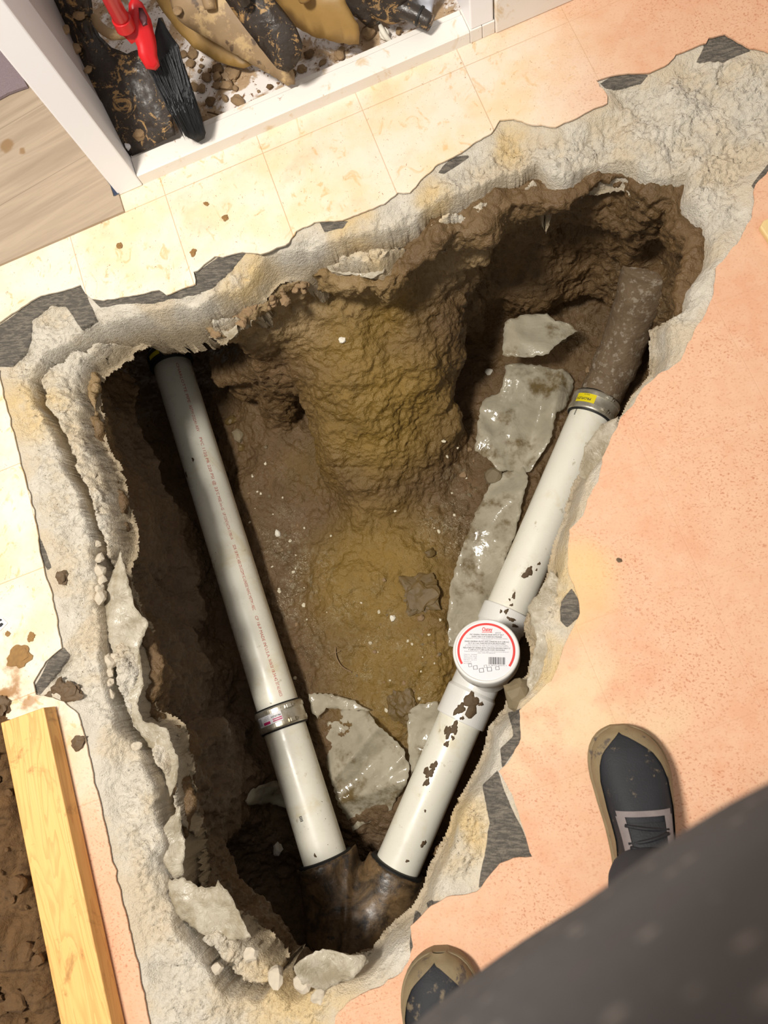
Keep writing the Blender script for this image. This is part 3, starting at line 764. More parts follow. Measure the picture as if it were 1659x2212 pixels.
for (y_, a_, r_, sd, stt) in [(1326, .000, .006, 36, 1.0), (1336, .020, .010, 37, .6), (1344, .036, .008, 38, .6), (1330, -.012, .004, 39, 1)]: splat(ttb, tr_(y_), a_, r_, tee, sd, stt, .002)
DC = at(1050, 1405, -.415)
dn = unit(np.array([-.03, .30, 1.0]))                     # the cover leans away a little
dx = unit(np.array([1.0, -.035, 0]) - np.dot([1.0, -.035, 0], dn) * dn); dy = np.cross(dn, dx)
RB_ = .0775
foot = TEE_T + np.array([0, 0, .02])
V, F = revolve(DC - dn * .085, DC, [(-.10, .050), (.0, .053), (.006, .055), (.020, .060), (.032, .071), (.040, RB_ - .002), (.044, RB_), (.080, RB_), (.083, RB_ - .001), (.085, RB_ - .003), (.085, RB_ - .007), (.082, RB_ - .008)], 72)
keep(new_mesh('drain_body', V, F, PVCW, smooth=True), tee)
V, F = revolve(DC - dn * .003, DC, [(0, RB_ - .004), (.001, RB_ - .004), (.0022, RB_ - .0055), (.0022, .0005)], 72)
keep(new_mesh('drain_cover', V, F, WLAB, smooth=False), tee)
def disc_pts(P, lift): return [DC + dx * p[0] + dy * p[1] + dn * lift for p in P]
lab = []
LR = .0665
n = 48
arc = [(LR * math.cos(q), LR * math.sin(q)) for q in np.linspace(math.radians(-34), math.radians(214), n)]
lbl = keep(new_mesh('label', disc_pts(arc, -.0004), [tuple(range(n))], WLAB), tee)
bnd = []
for q in np.linspace(math.radians(-34), math.radians(211), 64):
    bnd += [(LR * math.cos(q), LR * math.sin(q)), ((LR - .0052) * math.cos(q), (LR - .0052) * math.sin(q))]
o = keep(new_mesh('red_rim', disc_pts(bnd, -.0001), [(2 * i, 2 * i + 1, 2 * i + 3, 2 * i + 2)[::-1] for i in range(63)], REDL), tee); sub(o, lbl, tee)
def label_text(txt, size, x, y, mat, width=None, bold=False, name='lettering', sx=1.0):
    V, F = text_mesh(txt, size, bold); w = V[:, 0].max() - V[:, 0].min()
    if width: V[:, 0] *= width / w; w = width
    c_ = (V[:, 0].max() + V[:, 0].min()) / 2
    P = [(v[0] - c_ + x, v[1] + y) for v in V]
    o = keep(new_mesh(name, disc_pts(P, .0001), F, mat), tee); sub(o, lbl, tee); return o
label_text('Oatey', .0135, .002, .0505, REDL, .024, True)
o = keep(new_mesh('underline', disc_pts([(-.0105, .0432), (.0135, .0432), (.0135, .0445), (-.0105, .0445)], .0001), [(0, 1, 2, 3)], REDL), tee); sub(o, lbl, tee)
label_text('#43570', .0045, .027, .0425, GRYP, .013)
for (y_, w_, tx, sz, mt) in [(.0375, .078, 'PVC GENERAL PURPOSE DRAIN WITH 4" OR 3"', .0050, BLK), (.0325, .070, 'DRAIN, AND 4-1/4" SCREW-IN STRAINER', .0048, BLK), (.0285, .094, 'Fits inside 4" or outside 3" Schedule 40 DWV pipe. Round strainer included', .0028, GRYP), (.0250, .020, 'not included', .0026, GRYP),
                  (.0210, .102, 'DRAIN UNIVERSEL EN PVC AVEC DIAMETRE DE 4" (2,88 mm)', .0048, BLK), (.0165, .086, 'OU 3" (2,11 mm) TAMIS FIXE EN ACIER INOXYDABLE', .0046, BLK), (.0130, .096, "S'installe a l'interieur d'un tuyau de 4 po, ou a l'exterieur d'un tuyau", .0028, GRYP), (.0100, .100, 'de 3 po de nomenclature 40. Grille ronde comprise dans la boite seulement', .0028, GRYP),
                  (.0055, .108, 'REJILLA PARA USO GENERAL EN PVC CON FILTRO REDONDO PARA 4" 3"', .0048, BLK), (.0010, .084, '3" (2,88 mm) A 3" (2,88 mm) EN ACERO INOXIDABLE', .0046, BLK), (-.0030, .102, 'Encaja en el interior de una tuberia de 4 pulg. o en el exterior de una tuberia de 3', .0028, GRYP), (-.0062, .040, 'pulg. cedula 40 solamente', .0028, GRYP)]:
    label_text(tx, sz, 0.001, y_, mt, w_)
for k, tx in enumerate(['Oatey Co.  Cleveland', 'Made in  USA  44135', 'www.oatey.com  2-800', 'Fabrique  aux E-U', 'Hecho en', 'Rev 3.1  06.2019 B']):
    label_text(tx, .0030, -.036 + (.0 if k < 4 else -.006), -.0105 - .0042 * k, GRYP, .030 if k < 4 else .017)
x_ = .006
rs = random.Random(8)
while x_ < .044:
    w_ = rs.choice([.0007, .0012, .0019]); o = keep(new_mesh('bar_code_bar', disc_pts([(x_, -.0325), (x_ + w_, -.0325), (x_ + w_, -.0155), (x_, -.0155)], .0001), [(0, 1, 2, 3)], BLK if rs.random() < .8 else GRYP), tee); sub(o, lbl, tee); x_ += w_ + rs.choice([.0008, .0014])
label_text('0 38753 43570 1', .0038, .026, -.0350, GRYP, .040)
# square openings of the strainer seen through the clear cover
for (gx_, gy_, gs) in [(-.036, -.036, .008), (-.024, -.041, .010), (-.010, -.047, .011), (.008, -.044, .011), (.026, -.041, .009), (-.001, -.0375, .007)]:
    q = [(-gs / 2, -gs / 2.2), (gs / 2, -gs / 2), (gs / 2, gs / 2), (-gs / 2, gs / 2.2)]
    o = [(gx_ + (x * .95 - y * .15), gy_ + (y * .95 + x * .15)) for x, y in q]
    i_ = [(gx_ + (x * .95 - y * .15) * .78, gy_ + (y * .95 + x * .15) * .78) for x, y in q]
    ob = keep(new_mesh('strainer_opening', disc_pts(o + i_, .00005), [(k, (k + 1) % 4, 4 + (k + 1) % 4, 4 + k) for k in range(4)], GRYP), tee)

# wye where both pipes end
hw = .006
ex0 = np.minimum(at(620, 1830, PZ), at(620, 2250, PZ)) - .12
gx = np.arange(LB[0] - .12, RB[0] + .14, hw); gy = np.arange(WY[1] - .30, RB[1] + .12, hw); gz = np.arange(PZ - .11, PZ + .17, hw)
X, Y, Z = np.meshgrid(gx, gy, gz, indexing='ij')
J = WY + np.array([0, -.02, 0])
dL, tL = sd_seg(X, Y, Z, LB + la * .012, LB + la * .20); dL = dL - (.078 + .006 * tL)
dR, tR = sd_seg(X, Y, Z, RB + ra * .012, RB + ra * .20); dR = dR - (.078 + .006 * tR)
# cut the round caps flat at the mouths
dL = np.maximum(dL, -((X - LB[0]) * la[0] + (Y - LB[1]) * la[1] + (Z - LB[2]) * la[2]))
dR = np.maximum(dR, -((X - RB[0]) * ra[0] + (Y - RB[1]) * ra[1] + (Z - RB[2]) * ra[2]))
dJ = sd_seg(X, Y, Z, at(772, 1995, PZ - .01), J + [0, -.2, 0])[0] - .128
f = smin(smin(dL, dR, .02), dJ, .05) + .004 * fbm(X, Y, Z, 24, 3)
seam = np.abs(X - at(768, 1950, PZ)[0]); f = f - .006 * np.exp(-(seam / .008) ** 2)
# open mouths
mL, _ = sd_seg(X, Y, Z, LB - la * .05, LB + la * .05); mR, _ = sd_seg(X, Y, Z, RB - ra * .05, RB + ra * .05)
f = np.maximum(f, -(mL - R4 - .006)); f = np.maximum(f, -(mR - R4 - .006))
V, Fq = surface_nets(f.astype(np.float32), (gx[0], gy[0], gz[0]), hw)
m = NT('stained_cast_fitting')
c = m.mix(m.ramp(m.noise(12, 6, .7, .8), .35, .65), lin(52, 42, 30), lin(128, 102, 70)); c = m.mix(m.ramp(m.noise(24, 5, .65), .55, .68), c, lin(48, 44, 42))
c = m.mix(m.math('MULTIPLY', m.ramp(m.noise(70, 4, .7), .64, .7), .6), c, lin(168, 128, 100))
CAST = m.done(c, m.ramp(m.noise(30, 3), .3, .7, .3, .6), normal=m.bump(m.noise(60, 5), .5, .003))
wye = empty('wye_fitting', J); tag(wye, 'brown stained wye fitting that both white pipes run into at the near end', 'pipe fitting')
keep(new_mesh('wye_body', V, Fq, CAST, smooth=True), wye)
for (P, a_) in ((LB, la), (RB, ra)):
    V, F = revolve(P - a_ * .004, P + a_ * .05, [(.02, R4 + .0005), (0, R4 + .001), (-.002, R4 + .005), (0, R4 + .012), (.006, R4 + .0145), (.022, R4 + .0145)], 56)
    keep(new_mesh('rubber_gasket', V, F, RUB, smooth=True), wye)

# ================================================================== plastic sheeting
m = NT('clear_poly_sheet')
w1 = m.noise(1.0, 5, .6, 1.2, m.scaled((10, 10, 10)))
c = m.mix(m.ramp(m.noise(12, 5, .65), .5, .7), lin(206, 198, 176), lin(132, 112, 74))
b = m.b; m.put(b.inputs['Base Color'], c); b.inputs['Roughness'].default_value = .16
b.inputs['Specular IOR Level'].default_value = .8
m.l.new(m.bump(m.math('ADD', w1, m.math('MULTIPLY', m.noise(60, 3), .15)), .6, .010), b.inputs['Normal'])
tp = m.n.new('ShaderNodeBsdfTransparent'); tp.inputs[0].default_value = (.92, .9, .84, 1)
mx = m.n.new('ShaderNodeMixShader'); m.l.new(m.ramp(m.noise(9, 5, .6), .3, .7, .40, .66), mx.inputs[0]); m.l.new(tp.outputs[0], mx.inputs[1]); m.l.new(b.outputs[0], mx.inputs[2])
m.l.new(mx.outputs[0], m.out.inputs[0]); POLY = m.m
def clone_mat(src, nm):
    c_ = src.copy(); c_.name = nm; return c_
m = NT('dusty_membrane')
c = m.mix(m.ramp(m.noise(22, 5, .65), .4, .65), lin(186, 176, 156), lin(152, 140, 116))
b = m.b; m.put(b.inputs['Base Color'], c); m.put(b.inputs['Roughness'], m.ramp(m.noise(30, 4), .35, .65, .2, .6))
m.l.new(m.bump(m.noise(40, 5, .65, .8), .8, .008), b.inputs['Normal'])
tp = m.n.new('ShaderNodeBsdfTransparent'); mx = m.n.new('ShaderNodeMixShader'); mx.inputs[0].default_value = .88
m.l.new(tp.outputs[0], mx.inputs[1]); m.l.new(b.outputs[0], mx.inputs[2]); m.l.new(mx.outputs[0], m.out.inputs[0]); MEMB = m.m
def cdt_fill(P2, step, seed=1, jag=.35):
    """triangulate a polygon with jittered inner points"""
    rs = random.Random(seed); B = []
    n = len(P2)
    for i in range(n):
        a = np.array(P2[i][:2]); b = np.array(P2[(i + 1) % n][:2]); k = max(1, int(np.linalg.norm(b - a) / step))
        nr = np.array([-(b - a)[1], (b - a)[0]]) / (np.linalg.norm(b - a) + 1e-9)
        for j in range(k):
            q = a + (b - a) * j / k
            B.append(Vector(q + (nr * step * jag * rs.uniform(-1, 1) if j else 0)))
    nb = len(B); A = np.array([b[:] for b in B])
    xs = np.arange(A[:, 0].min(), A[:, 0].max(), step); ys = np.arange(A[:, 1].min(), A[:, 1].max(), step)
    Xg, Yg = np.meshgrid(xs, ys); s = sd_poly(Xg, Yg, A)
    I = [Vector((x + rs.uniform(-.2, .2) * step, y + rs.uniform(-.2, .2) * step)) for x, y in zip(Xg[s < -.6 * step], Yg[s < -.6 * step])]
    r = delaunay_2d_cdt(B + I, [(i, (i + 1) % nb) for i in range(nb)], [list(range(nb))], 1, 1e-7)
    return np.array([v[:] for v in r[0]]), [tuple(f) for f in r[2]]
def sheet(px, label, zf, wr=.012, ws=14, step=.008, mat=None, name='plastic_sheet', seed=1, group=None, thick=.0008, creases=5, cat='plastic sheet'):
    """px: outline in the photograph; zf: function(x, y) -> resting height"""
    P = []
    for (a, b) in px:
        p = at(a, b, -.66) if zf == 'ground' else at(a, b, zf if not callable(zf) else -.1)
        P.append(p)
    P = np.array(P)
    V2, F = cdt_fill(P, step, seed)
    x, y = V2.T
    rs = np.random.default_rng(seed)
    if zf == 'ground':
        z = np.clip(np.array([ground(a, b, -.40) for a, b in V2]), -.76, -.615)
        # stretched sheet: never follows every hollow
        for _ in range(6):
            s_ = np.zeros(len(z)); c_ = np.zeros(len(z))
            for f in F:
                for i in range(3):
                    s_[f[i]] += z[f[(i + 1) % 3]]; c_[f[i]] += 1; s_[f[(i + 1) % 3]] += z[f[i]]; c_[f[(i + 1) % 3]] += 1
            z = np.maximum(z, s_ / np.maximum(c_, 1))
        z = z + .018
    elif callable(zf): z = zf(x, y)
    else: z = np.full(len(x), float(zf))
    cxy = V2.mean(axis=0); ext = max(np.ptp(x), np.ptp(y), .02)
    w = np.full(len(x), -9.0)
    for k in range(creases * 2):                            # flat facets meeting in sharp folds
        th = rs.uniform(0, 2 * math.pi); c0 = cxy + rs.uniform(-.45, .45, 2) * ext
        w = np.maximum(w, ((x - c0[0]) * math.cos(th) + (y - c0[1]) * math.sin(th)) * rs.uniform(16, 34) - .9)
        w = np.where(w > 1.0, 2.0 - w, w)
    w = np.clip(w, -1, 1) * .8 + .5 * (1 - np.abs(fbm(x, y, x * 0 + seed, ws * .6, 3, .5)) * 3) * .6
    z = z + wr * w
    o = new_mesh(name, np.stack([x, y, z], 1), F, mat or POLY, smooth=True)
    sd_ = o.modifiers.new('thickness', 'SOLIDIFY'); sd_.thickness = thick
    tag(o, label, cat, group); return o
sheet([(1090,700),(1130,682),(1182,672),(1200,690),(1230,695),(1250,712),(1215,735),(1185,768),(1120,775),(1085,768)], 'grey translucent plastic sheet corner lying in the far right hollow', -.585, .014, 9, seed=2)
sheet([(1092,775),(1130,772),(1180,778),(1230,788),(1245,805),(1240,830),(1222,870),(1205,880),(1198,905),(1195,935),(1180,960),(1145,1010),(1110,1005),(1080,1010),(1060,990),(1025,965),(1030,915),(1036,870),(1045,850),(1080,835),(1090,800)], 'large crumpled translucent plastic sheet beside the yellow-labelled coupling', 'ground', .022, 12, seed=3, creases=9)
sheet([(1130,985),(1142,1020),(1130,1080),(1110,1160),(1090,1210),(1070,1270),(1050,1335),(1010,1370),(985,1400),(968,1395),(966,1330),(975,1250),(1000,1170),(1030,1090),(1060,1030),(1100,1000)], 'long strip of muddy translucent plastic running beside the right pipe', 'ground', .016, 12, seed=4, creases=6)
sheet([(700,1560),(740,1530),(790,1535),(830,1580),(870,1620),(882,1665),(875,1700),(850,1730),(838,1760),(800,1785),(765,1800),(748,1812),(735,1780),(710,1700),(692,1640),(690,1600)], 'crumpled muddy plastic sheet heaped between the lower ends of the pipes', 'ground', .030, 13, seed=5, creases=10)
sheet([(880,1540),(905,1520),(945,1515),(955,1540),(930,1590),(905,1640),(885,1680),(880,1620)], 'yellowish plastic scrap tucked against the lower right pipe', 'ground', .014, 14, seed=6)
sheet([(535,1660),(560,1690),(590,1690),(612,1720),(618,1755),(590,1750),(560,1735),(540,1705)], 'wrinkled plastic scrap left of the lower left pipe', 'ground', .018, 18, seed=7)
sheet([(660,1500),(700,1498),(760,1512),(800,1535),(760,1535),(700,1530),(680,1555),(665,1535)], 'narrow folded plastic strip right of the labelled steel coupling', 'ground', .012, 16, seed=8)
# torn membrane under the slab edge
FL = 'torn plastic membrane'
sheet([(690,560),(740,520),(850,515),(838,560),(828,590),(800,600),(770,592),(715,585)], 'whitish torn membrane hanging from the far slab edge above the earth spur', -.085, .008, 16, mat=MEMB, name='membrane_flap', seed=12, step=.006, cat=FL)
sheet([(225,1290),(262,1190),(285,1270),(290,1310),(318,1345),(300,1400),(305,1440),(312,1480),(300,1520),(312,1555),(362,1572),(384,1640),(382,1690),(370,1720),(340,1640),(290,1560),(258,1470),(240,1380)], 'long torn grey membrane along the middle of the left slab edge', -.054, .010, 16, mat=MEMB, name='membrane_flap', seed=13, step=.006, cat=FL)
sheet([(350,1800),(368,1770),(392,1740),(392,1790),(402,1830),(398,1890),(380,1900),(360,1870)], 'small shiny membrane tongue on the lower left slab edge', -.050, .012, 20, mat=MEMB, name='membrane_flap', seed=14, step=.006, cat=FL)
sheet([(360,1900),(400,1895),(432,1914),(470,1912),(474,1898),(500,1925),(513,1950),(530,1985),(548,2020),(500,2030),(440,2010),(395,1985)], 'broad torn membrane hanging over the pit at the lower left corner', -.046, .014, 14, mat=MEMB, name='membrane_flap', seed=15, step=.006, cat=FL)
sheet([(1262,965),(1300,915),(1335,900),(1330,960),(1290,1010),(1268,1040),(1250,1030)], 'pale membrane edge lying over the upper end of the right pipe', -.032, .006, 20, mat=MEMB, name='membrane_flap', seed=16, step=.006, cat=FL)
sheet([(1140,1310),(1165,1280),(1190,1230),(1210,1250),(1200,1330),(1205,1400),(1185,1460),(1150,1500),(1138,1480),(1150,1420),(1160,1380)], 'pale membrane strip standing beside the round drain cover', -.028, .006, 20, mat=MEMB, name='membrane_flap', seed=17, step=.006, cat=FL)
sheet([(480,680),(510,690),(515,720),(500,735),(485,725),(470,705)], 'small curled membrane scrap above the tunnel mouth', -.10, .012, 30, mat=MEMB, name='membrane_flap', seed=18, step=.005, cat=FL)
sheet([(640,2080),(665,2060),(700,2045),(745,2052),(790,2058),(800,2075),(760,2110),(700,2140),(655,2120)], 'crumpled fibrous membrane at the bottom edge of the pit', -.004, .016, 22, mat=MEMB, name='membrane_flap', seed=19, step=.006, cat=FL)
sheet([(1355,890),(1372,850),(1405,818),(1430,812),(1395,845),(1375,880),(1340,915)], 'thin pale membrane edge above the mud-coated pipe bend', -.022, .005, 24, mat=MEMB, name='membrane_flap', seed=20, step=.006, cat=FL)

# ================================================================== closet frame and neighbouring floor
m = NT('chalky_white_paint')
c = m.mix(m.noise(5, 4), lin(226, 218, 208), lin(238, 233, 226))
c = m.mix(m.math('MULTIPLY', m.ramp(m.noise(16, 5, .7, .8), .56, .68), .6), c, lin(206, 172, 116))
c = m.mix(m.ramp(m.noise(1.0, 3, .6, 1.0, m.scaled((70, 70, 70))), .70, .75), c, lin(160, 116, 76))
PAINT = m.done(c, .45, normal=m.bump(m.noise(50, 4), .15, .002))
CLEANP = plain('white_gloss_paint', lin(246, 245, 248), .4, var=.02, sc=8, bmp=.05)
WALLP = plain('grey_lilac_wall_paint', lin(196, 186, 184), .7, var=.03, sc=20, bmp=.1)
def ubox(name, mat, u, v, z, label, bev=.003, kind='structure', parent=None):
    V, F = box_frame(S0, SU, SV, ZUP, u, v, z); o = new_mesh(name, V, F, mat, parent); bevel(o, bev)
    if kind: tag(o, label, kind=kind)
    return o
JW = .055
POSTU = SL - .002
# sill: a lower front board and a slightly higher flat behind it
V = []; pr = [(0, 0), (0, .030), (.003, .033), (.045, .034), (.050, .030), (.062, .030), (.062, 0)]
for u in (0.001, POSTU - .049): V += [S0 + SU * u + SV * p[0] + ZUP * (p[1]) for p in pr]
n = len(pr); F = [(i, (i + 1) % n, n + (i + 1) % n, n + i) for i in range(n)] + [tuple(range(n))[::-1], tuple(range(n, 2 * n))]
tag(new_mesh('trim_1', V, F, PAINT), 'white painted closet sill speckled with dirt', kind='structure')
ubox('trim_2', CLEANP, (-.058, 0), (-.002, .055), (.003, 2.3), 'white closet door jamb left of the sill')
ubox('trim_3', CLEANP, (-.052, -.004), (.055, .14), (.003, 2.3), 'white inner stop of the closet jamb')
ubox('wall_left', WALLP, (-.050, -.006), (.14, 1.6), (.003, 2.3), 'grey lilac closet side wall')
ubox('trim_4', PAINT, (POSTU - .048, POSTU - .022), (-.001, .060), (.003, 2.3 * 0 + .034), 'short white plinth block under the right post', .0015)
ubox('trim_5', PAINT, (POSTU - .021, POSTU + .006), (-.001, .060), (.003, .034), 'second white plinth block under the right post', .0015)
ubox('trim_6', CLEANP, (POSTU - .046, POSTU + .004), (.001, .09), (.034, 2.3), 'white right post of the closet opening')
ubox('wall_back', WALLP, (POSTU + .006, POSTU + 2.2), (.014, .12), (.003, 2.3), 'pale wall to the right of the closet opening')
ubox('baseboard_back', PAINT, (POSTU + .007, POSTU + 2.2), (-.004, .014), (.003, .085), 'white baseboard to the right of the closet opening')
ubox('wall_closet', WALLP, (-.05, POSTU + .2), (1.2, 1.25), (.003, 2.3), 'back wall inside the closet')
ubox('baseboard_closet', CLEANP, (.0, .012), (.062, 1.19), (.006, .05), 'white baseboard along the closet side wall')
m = NT('dirty_white_closet_floor')
mud = m.ramp(m.noise(15, 6, .7, .5), .46, .56)
c = m.mix(m.noise(10, 4), lin(226, 216, 208), lin(238, 232, 228)); c = m.mix(mud, c, m.mix(m.noise(60, 4), lin(150, 118, 84), lin(196, 172, 140)))
c = m.mix(m.ramp(m.noise(90, 3, .6), .60, .66), c, lin(128, 96, 66))
CFL = m.done(c, .7, normal=m.bump(m.math('MULTIPLY', m.noise(80, 5), mud), .6, .004))
V, F = box_frame(S0, SU, SV, ZUP, (.001, POSTU + .1), (.0625, 1.2), (.0035, .008)); tag(new_mesh('floor_closet', V, F, CFL), 'white closet floor littered with mud', kind='structure')

# wood-look planks left of the jamb
m = NT('grey_oak_planks')
mp = m.n.new('ShaderNodeMapping'); mp.vector_type = 'TEXTURE'; mp.inputs['Rotation'].default_value = (0, 0, ANG + .14); mp.inputs['Location'].default_value = tuple(at(267, 456, .006)); m.l.new(m.tc, mp.inputs[0])
gco = m.scaled((1.8, 26, 10), mp.outputs[0])
g = m.noise(1.0, 6, .6, .8, gco)
c = m.mix(m.ramp(g, .3, .7), lin(160, 141, 120), lin(182, 163, 140))
c = m.mix(m.ramp(m.noise(1.0, 5, .6, .4, m.scaled((4, 60, 10), mp.outputs[0])), .5, .7, 0, .4), c, lin(146, 128, 108))
sx, sy, _ = m.sep(mp.outputs[0])
q = m.math('ABSOLUTE', m.math('SUBTRACT', m.math('MODULO', m.math('ADD', sy, 10.0), .185), .0925))
c = m.mix(m.ramp(q, .0912, .0924, 0, .6), c, lin(110, 92, 76))
for (a, b, r) in [(22, 310, .014), (55, 322, .006)]:
    c = m.mix(m.ramp(m.dist(tuple(at(a, b, .007)), m.warp(.012, 50)), r * .6 + .006, r + .008, .8, 0), c, lin(140, 108, 68))
PLK = m.done(c, .5, normal=m.bump(g, .12, .002))
K = at(267, 456, .009)
V, F = box_frame(K, SU, SV, ZUP, (-1.6, .0), (0, .045), (-.006, 0)); V2, F2 = box_frame(K, SU, SV, ZUP, (-1.6, -.012), (.045, 1.6), (-.006, 0))
V = list(V) + list(V2); F = list(F) + [tuple(i + 8 for i in f) for f in F2]
tag(new_mesh('floor_planks', V, F, PLK), 'grey oak plank flooring left of the closet jamb', kind='structure')
VIOLET = plain('grey_violet_rough', lin(140, 124, 128), .95, var=.25, sc=400, bmp=.8)
P = ats([(-160, -80), (-40, 20), (0, 75), (62, 190), (44, 196), (20, 205), (0, 216), (-160, 290)], .011)
Vb = [p for p in P] + [p + ZUP * .006 for p in P]; n = len(P)
F = [tuple(range(n, 2 * n)), tuple(range(n))[::-1]] + [(i, (i + 1) % n, n + (i + 1) % n, n + i) for i in range(n)]
o = new_mesh('violet_patch', Vb, F, VIOLET); tag(o, 'grey violet patch on the plank floor by the jamb', 'mat')  # thin rough grey violet slab on the planks
BLUE = plain('dark_blue_film', lin(52, 62, 84), .4)
def slab_px(name, px, z, t, mat, label, cat, parent=None, bev=.0006):
    P = ats(px, z); n = len(P); V = [p for p in P] + [p + ZUP * t for p in P]
    F = [tuple(range(n, 2 * n)), tuple(range(n))[::-1]] + [(i, (i + 1) % n, n + (i + 1) % n, n + i) for i in range(n)]
    bm = bmesh.new(); vs = [bm.verts.new(tuple(v)) for v in V]
    for f in F: bm.faces.new([vs[i] for i in f])
    bmesh.ops.recalc_face_normals(bm, faces=bm.faces)
    o = from_bm(name, bm, mat, parent); bevel(o, bev); 
    if label: tag(o, label, cat)
    return o
slab_px('tape_strip', [(228, 378), (246, 400), (258, 418), (247, 424), (238, 400), (222, 378)], .010, .001, BLUE, 'dark blue tape sliver at the foot of the left jamb', 'tape')

# ================================================================== closet tools
m = NT('muddy_steel'); n_ = m.noise(11, 6, .65, .6)
c = m.mix(n_, lin(122, 98, 70), lin(166, 140, 104)); c = m.mix(m.ramp(m.noise(18, 5, .7), .52, .62), c, lin(184, 156, 112)); c = m.mix(m.ramp(m.noise(30, 4), .62, .68), c, lin(92, 74, 56))
MSTEEL = m.done(c, .6, normal=m.bump(m.noise(40, 5), .4, .003))
m = NT('olive_muddy_steel'); c = m.mix(m.noise(9, 6, .65, .6), lin(122, 92, 44), lin(170, 136, 78)); OSTEEL = m.done(c, .5, normal=m.bump(m.noise(40, 5), .3, .003))
m = NT('black_paint_with_mud'); c = m.mix(m.noise(20, 4), lin(38, 32, 28), lin(58, 48, 40)); c = m.mix(m.ramp(m.noise(24, 6, .7, 1.2), .56, .61), c, lin(164, 130, 84)); c = m.mix(m.ramp(m.noise(70, 4, .7), .60, .64), c, lin(140, 112, 76))
BMUD = m.done(c, m.ramp(m.noise(24, 4), .4, .6, .25, .7), normal=m.bump(m.noise(60, 6), .6, .004))
REDP = plain('red_plastic', lin(206, 28, 34), .3, var=.06, sc=20, bmp=.05)
BRI = plain('black_bristles', lin(30, 32, 36), .5, var=.2, sc=200, bmp=.3)
CLAY = plain('dry_clay_clod', lin(146, 120, 88), .9, var=.18, sc=60, bmp=.6)
CHK = plain('concrete_rubble', lin(196, 184, 164), .9, var=.12, sc=70, bmp=.6)
WCH = plain('white_chip', lin(226, 220, 204), .7, var=.06, sc=70, bmp=.3)
DCL = plain('dark_soil_clod', lin(104, 80, 50), .85, var=.2, sc=80, bmp=.7)
def plate(name, px3, dish, thick, mat, parent=None, seed=1, step=.008, furrow=0):
    """a curved plate: the outline gives photograph positions and heights"""
    P = ats(px3); A = np.c_[P[:, :2], np.ones(len(P))]; co, *_ = np.linalg.lstsq(A, P[:, 2], rcond=None)
    V2, F = cdt_fill(P, step, seed, .08); x, y = V2.T
    d = -sd_poly(x, y, P); R = max(d.max(), 1e-3); z = co[0] * x + co[1] * y + co[2] + dish * (1 - (1 - np.clip(d / R, 0, 1)) ** 2)
    z = z + .0015 * fbm(x, y, x * 0, 40, 3)
    o = new_mesh(name, np.stack([x, y, z], 1), F, mat, None, smooth=True)
    if parent is not None: keep(o, parent)
    sd_ = o.modifiers.new('thickness', 'SOLIDIFY'); sd_.thickness = thick; sd_.offset = -1
    return o
def tube(name, pts, r, mat, parent=None, seg=20, lump=0.0, n=None):
    path = smooth_path(pts, n or max(8, len(pts) * 6)); rr = r if hasattr(r, '__len__') else [r] * len(path)
    if len(rr) != len(path): rr = np.interp(np.linspace(0, 1, len(path)), np.linspace(0, 1, len(rr)), rr)
    V, F = sweep(path, rr, seg, lump); o = new_mesh(name, V, F, mat, None, smooth=True)
    if parent is not None: keep(o, parent)
    return o
# black muddy shovel at the left
r0 = empty('muddy_shovel', at(280, 250, .05)); tag(r0, 'black mud-caked shovel standing against the closet side wall beside the red brush', 'shovel')
plate('blade', [(112,-15,.20),(140,60,.18),(158,130,.14),(175,200,.10),(215,268,.07),(252,312,.05),(283,334,.035),(320,325,.035),(383,298,.045),(384,270,.05),(366,215,.09),(338,160,.12),(306,112,.15),(285,90,.17),(262,96,.17),(232,88,.17),(208,66,.18),(198,40,.19),(205,-15,.20)], .022, .004, BMUD, r0, 4)
tube('foot_tread', [at(203, 34, .20), at(216, 58, .195), at(242, 74, .19), at(276, 76, .185)], [.007, .010, .010, .006], MSTEEL, r0, 14)
tube('socket', [at(150, -90, .30), at(160, -20, .24), at(178, 40, .19), at(205, 110, .15)], [.024, .022, .018, .006], BMUD, r0, 20, .004)
for k, (a, b, zz, rr_) in enumerate([(140, 65, .20, .011), (165, 105, .17, .012), (158, 148, .16, .016), (190, 150, .155, .010), (300, 285, .06, .02), (170, 30, .21, .014)]):
    o = rock('clay_lump', at(a, b, zz), rr_, CLAY, 60 + k, .6); keep(o, r0)
# red handled brush
r1 = empty('red_brush', at(330, 120, .12)); tag(r1, 'red plastic angled broom with black bristles leaning over the sill', 'broom')
tube('handle', [at(180, -120, .46), at(238, -5, .34), at(268, 52, .27)], [.0145, .0145, .0150], REDP, r1, 20)
tube('collar', [at(262, 40, .285), at(272, 60, .265)], [.018, .0185], REDP, r1, 20)
plate('bracket', [(258,62,.272),(268,45,.275),(284,20,.27),(296,6,.27),(312,14,.265),(322,34,.26),(326,70,.25),(332,105,.23),(342,128,.21),(347,145,.20),(340,158,.195),(324,162,.195),(314,145,.20),(303,112,.225),(288,84,.25),(270,72,.268)], .010, .014, REDP, r1, 6, .006)
plate('opening', [(299,16,.286),(308,18,.284),(317,34,.28),(318,52,.276),(308,56,.276),(300,40,.28)], .001, .002, plain('shadowed_red_recess', lin(70, 16, 22), .5), r1, 7, .004)  # dark red plate: shade of the loop opening painted as colour
plate('bristle_block', [(318,95,.20),(330,60,.21),(340,35,.22),(352,48,.21),(372,80,.19),(395,115,.16),(404,160,.135),(414,205,.115),(430,245,.09),(440,278,.07),(440,296,.055),(425,304,.052),(402,296,.055),(392,270,.07),(370,228,.095),(345,180,.13),(326,150,.155)], .014, .028, BRI, r1, 8, .008)
V = []; F = []; rs = random.Random(4)
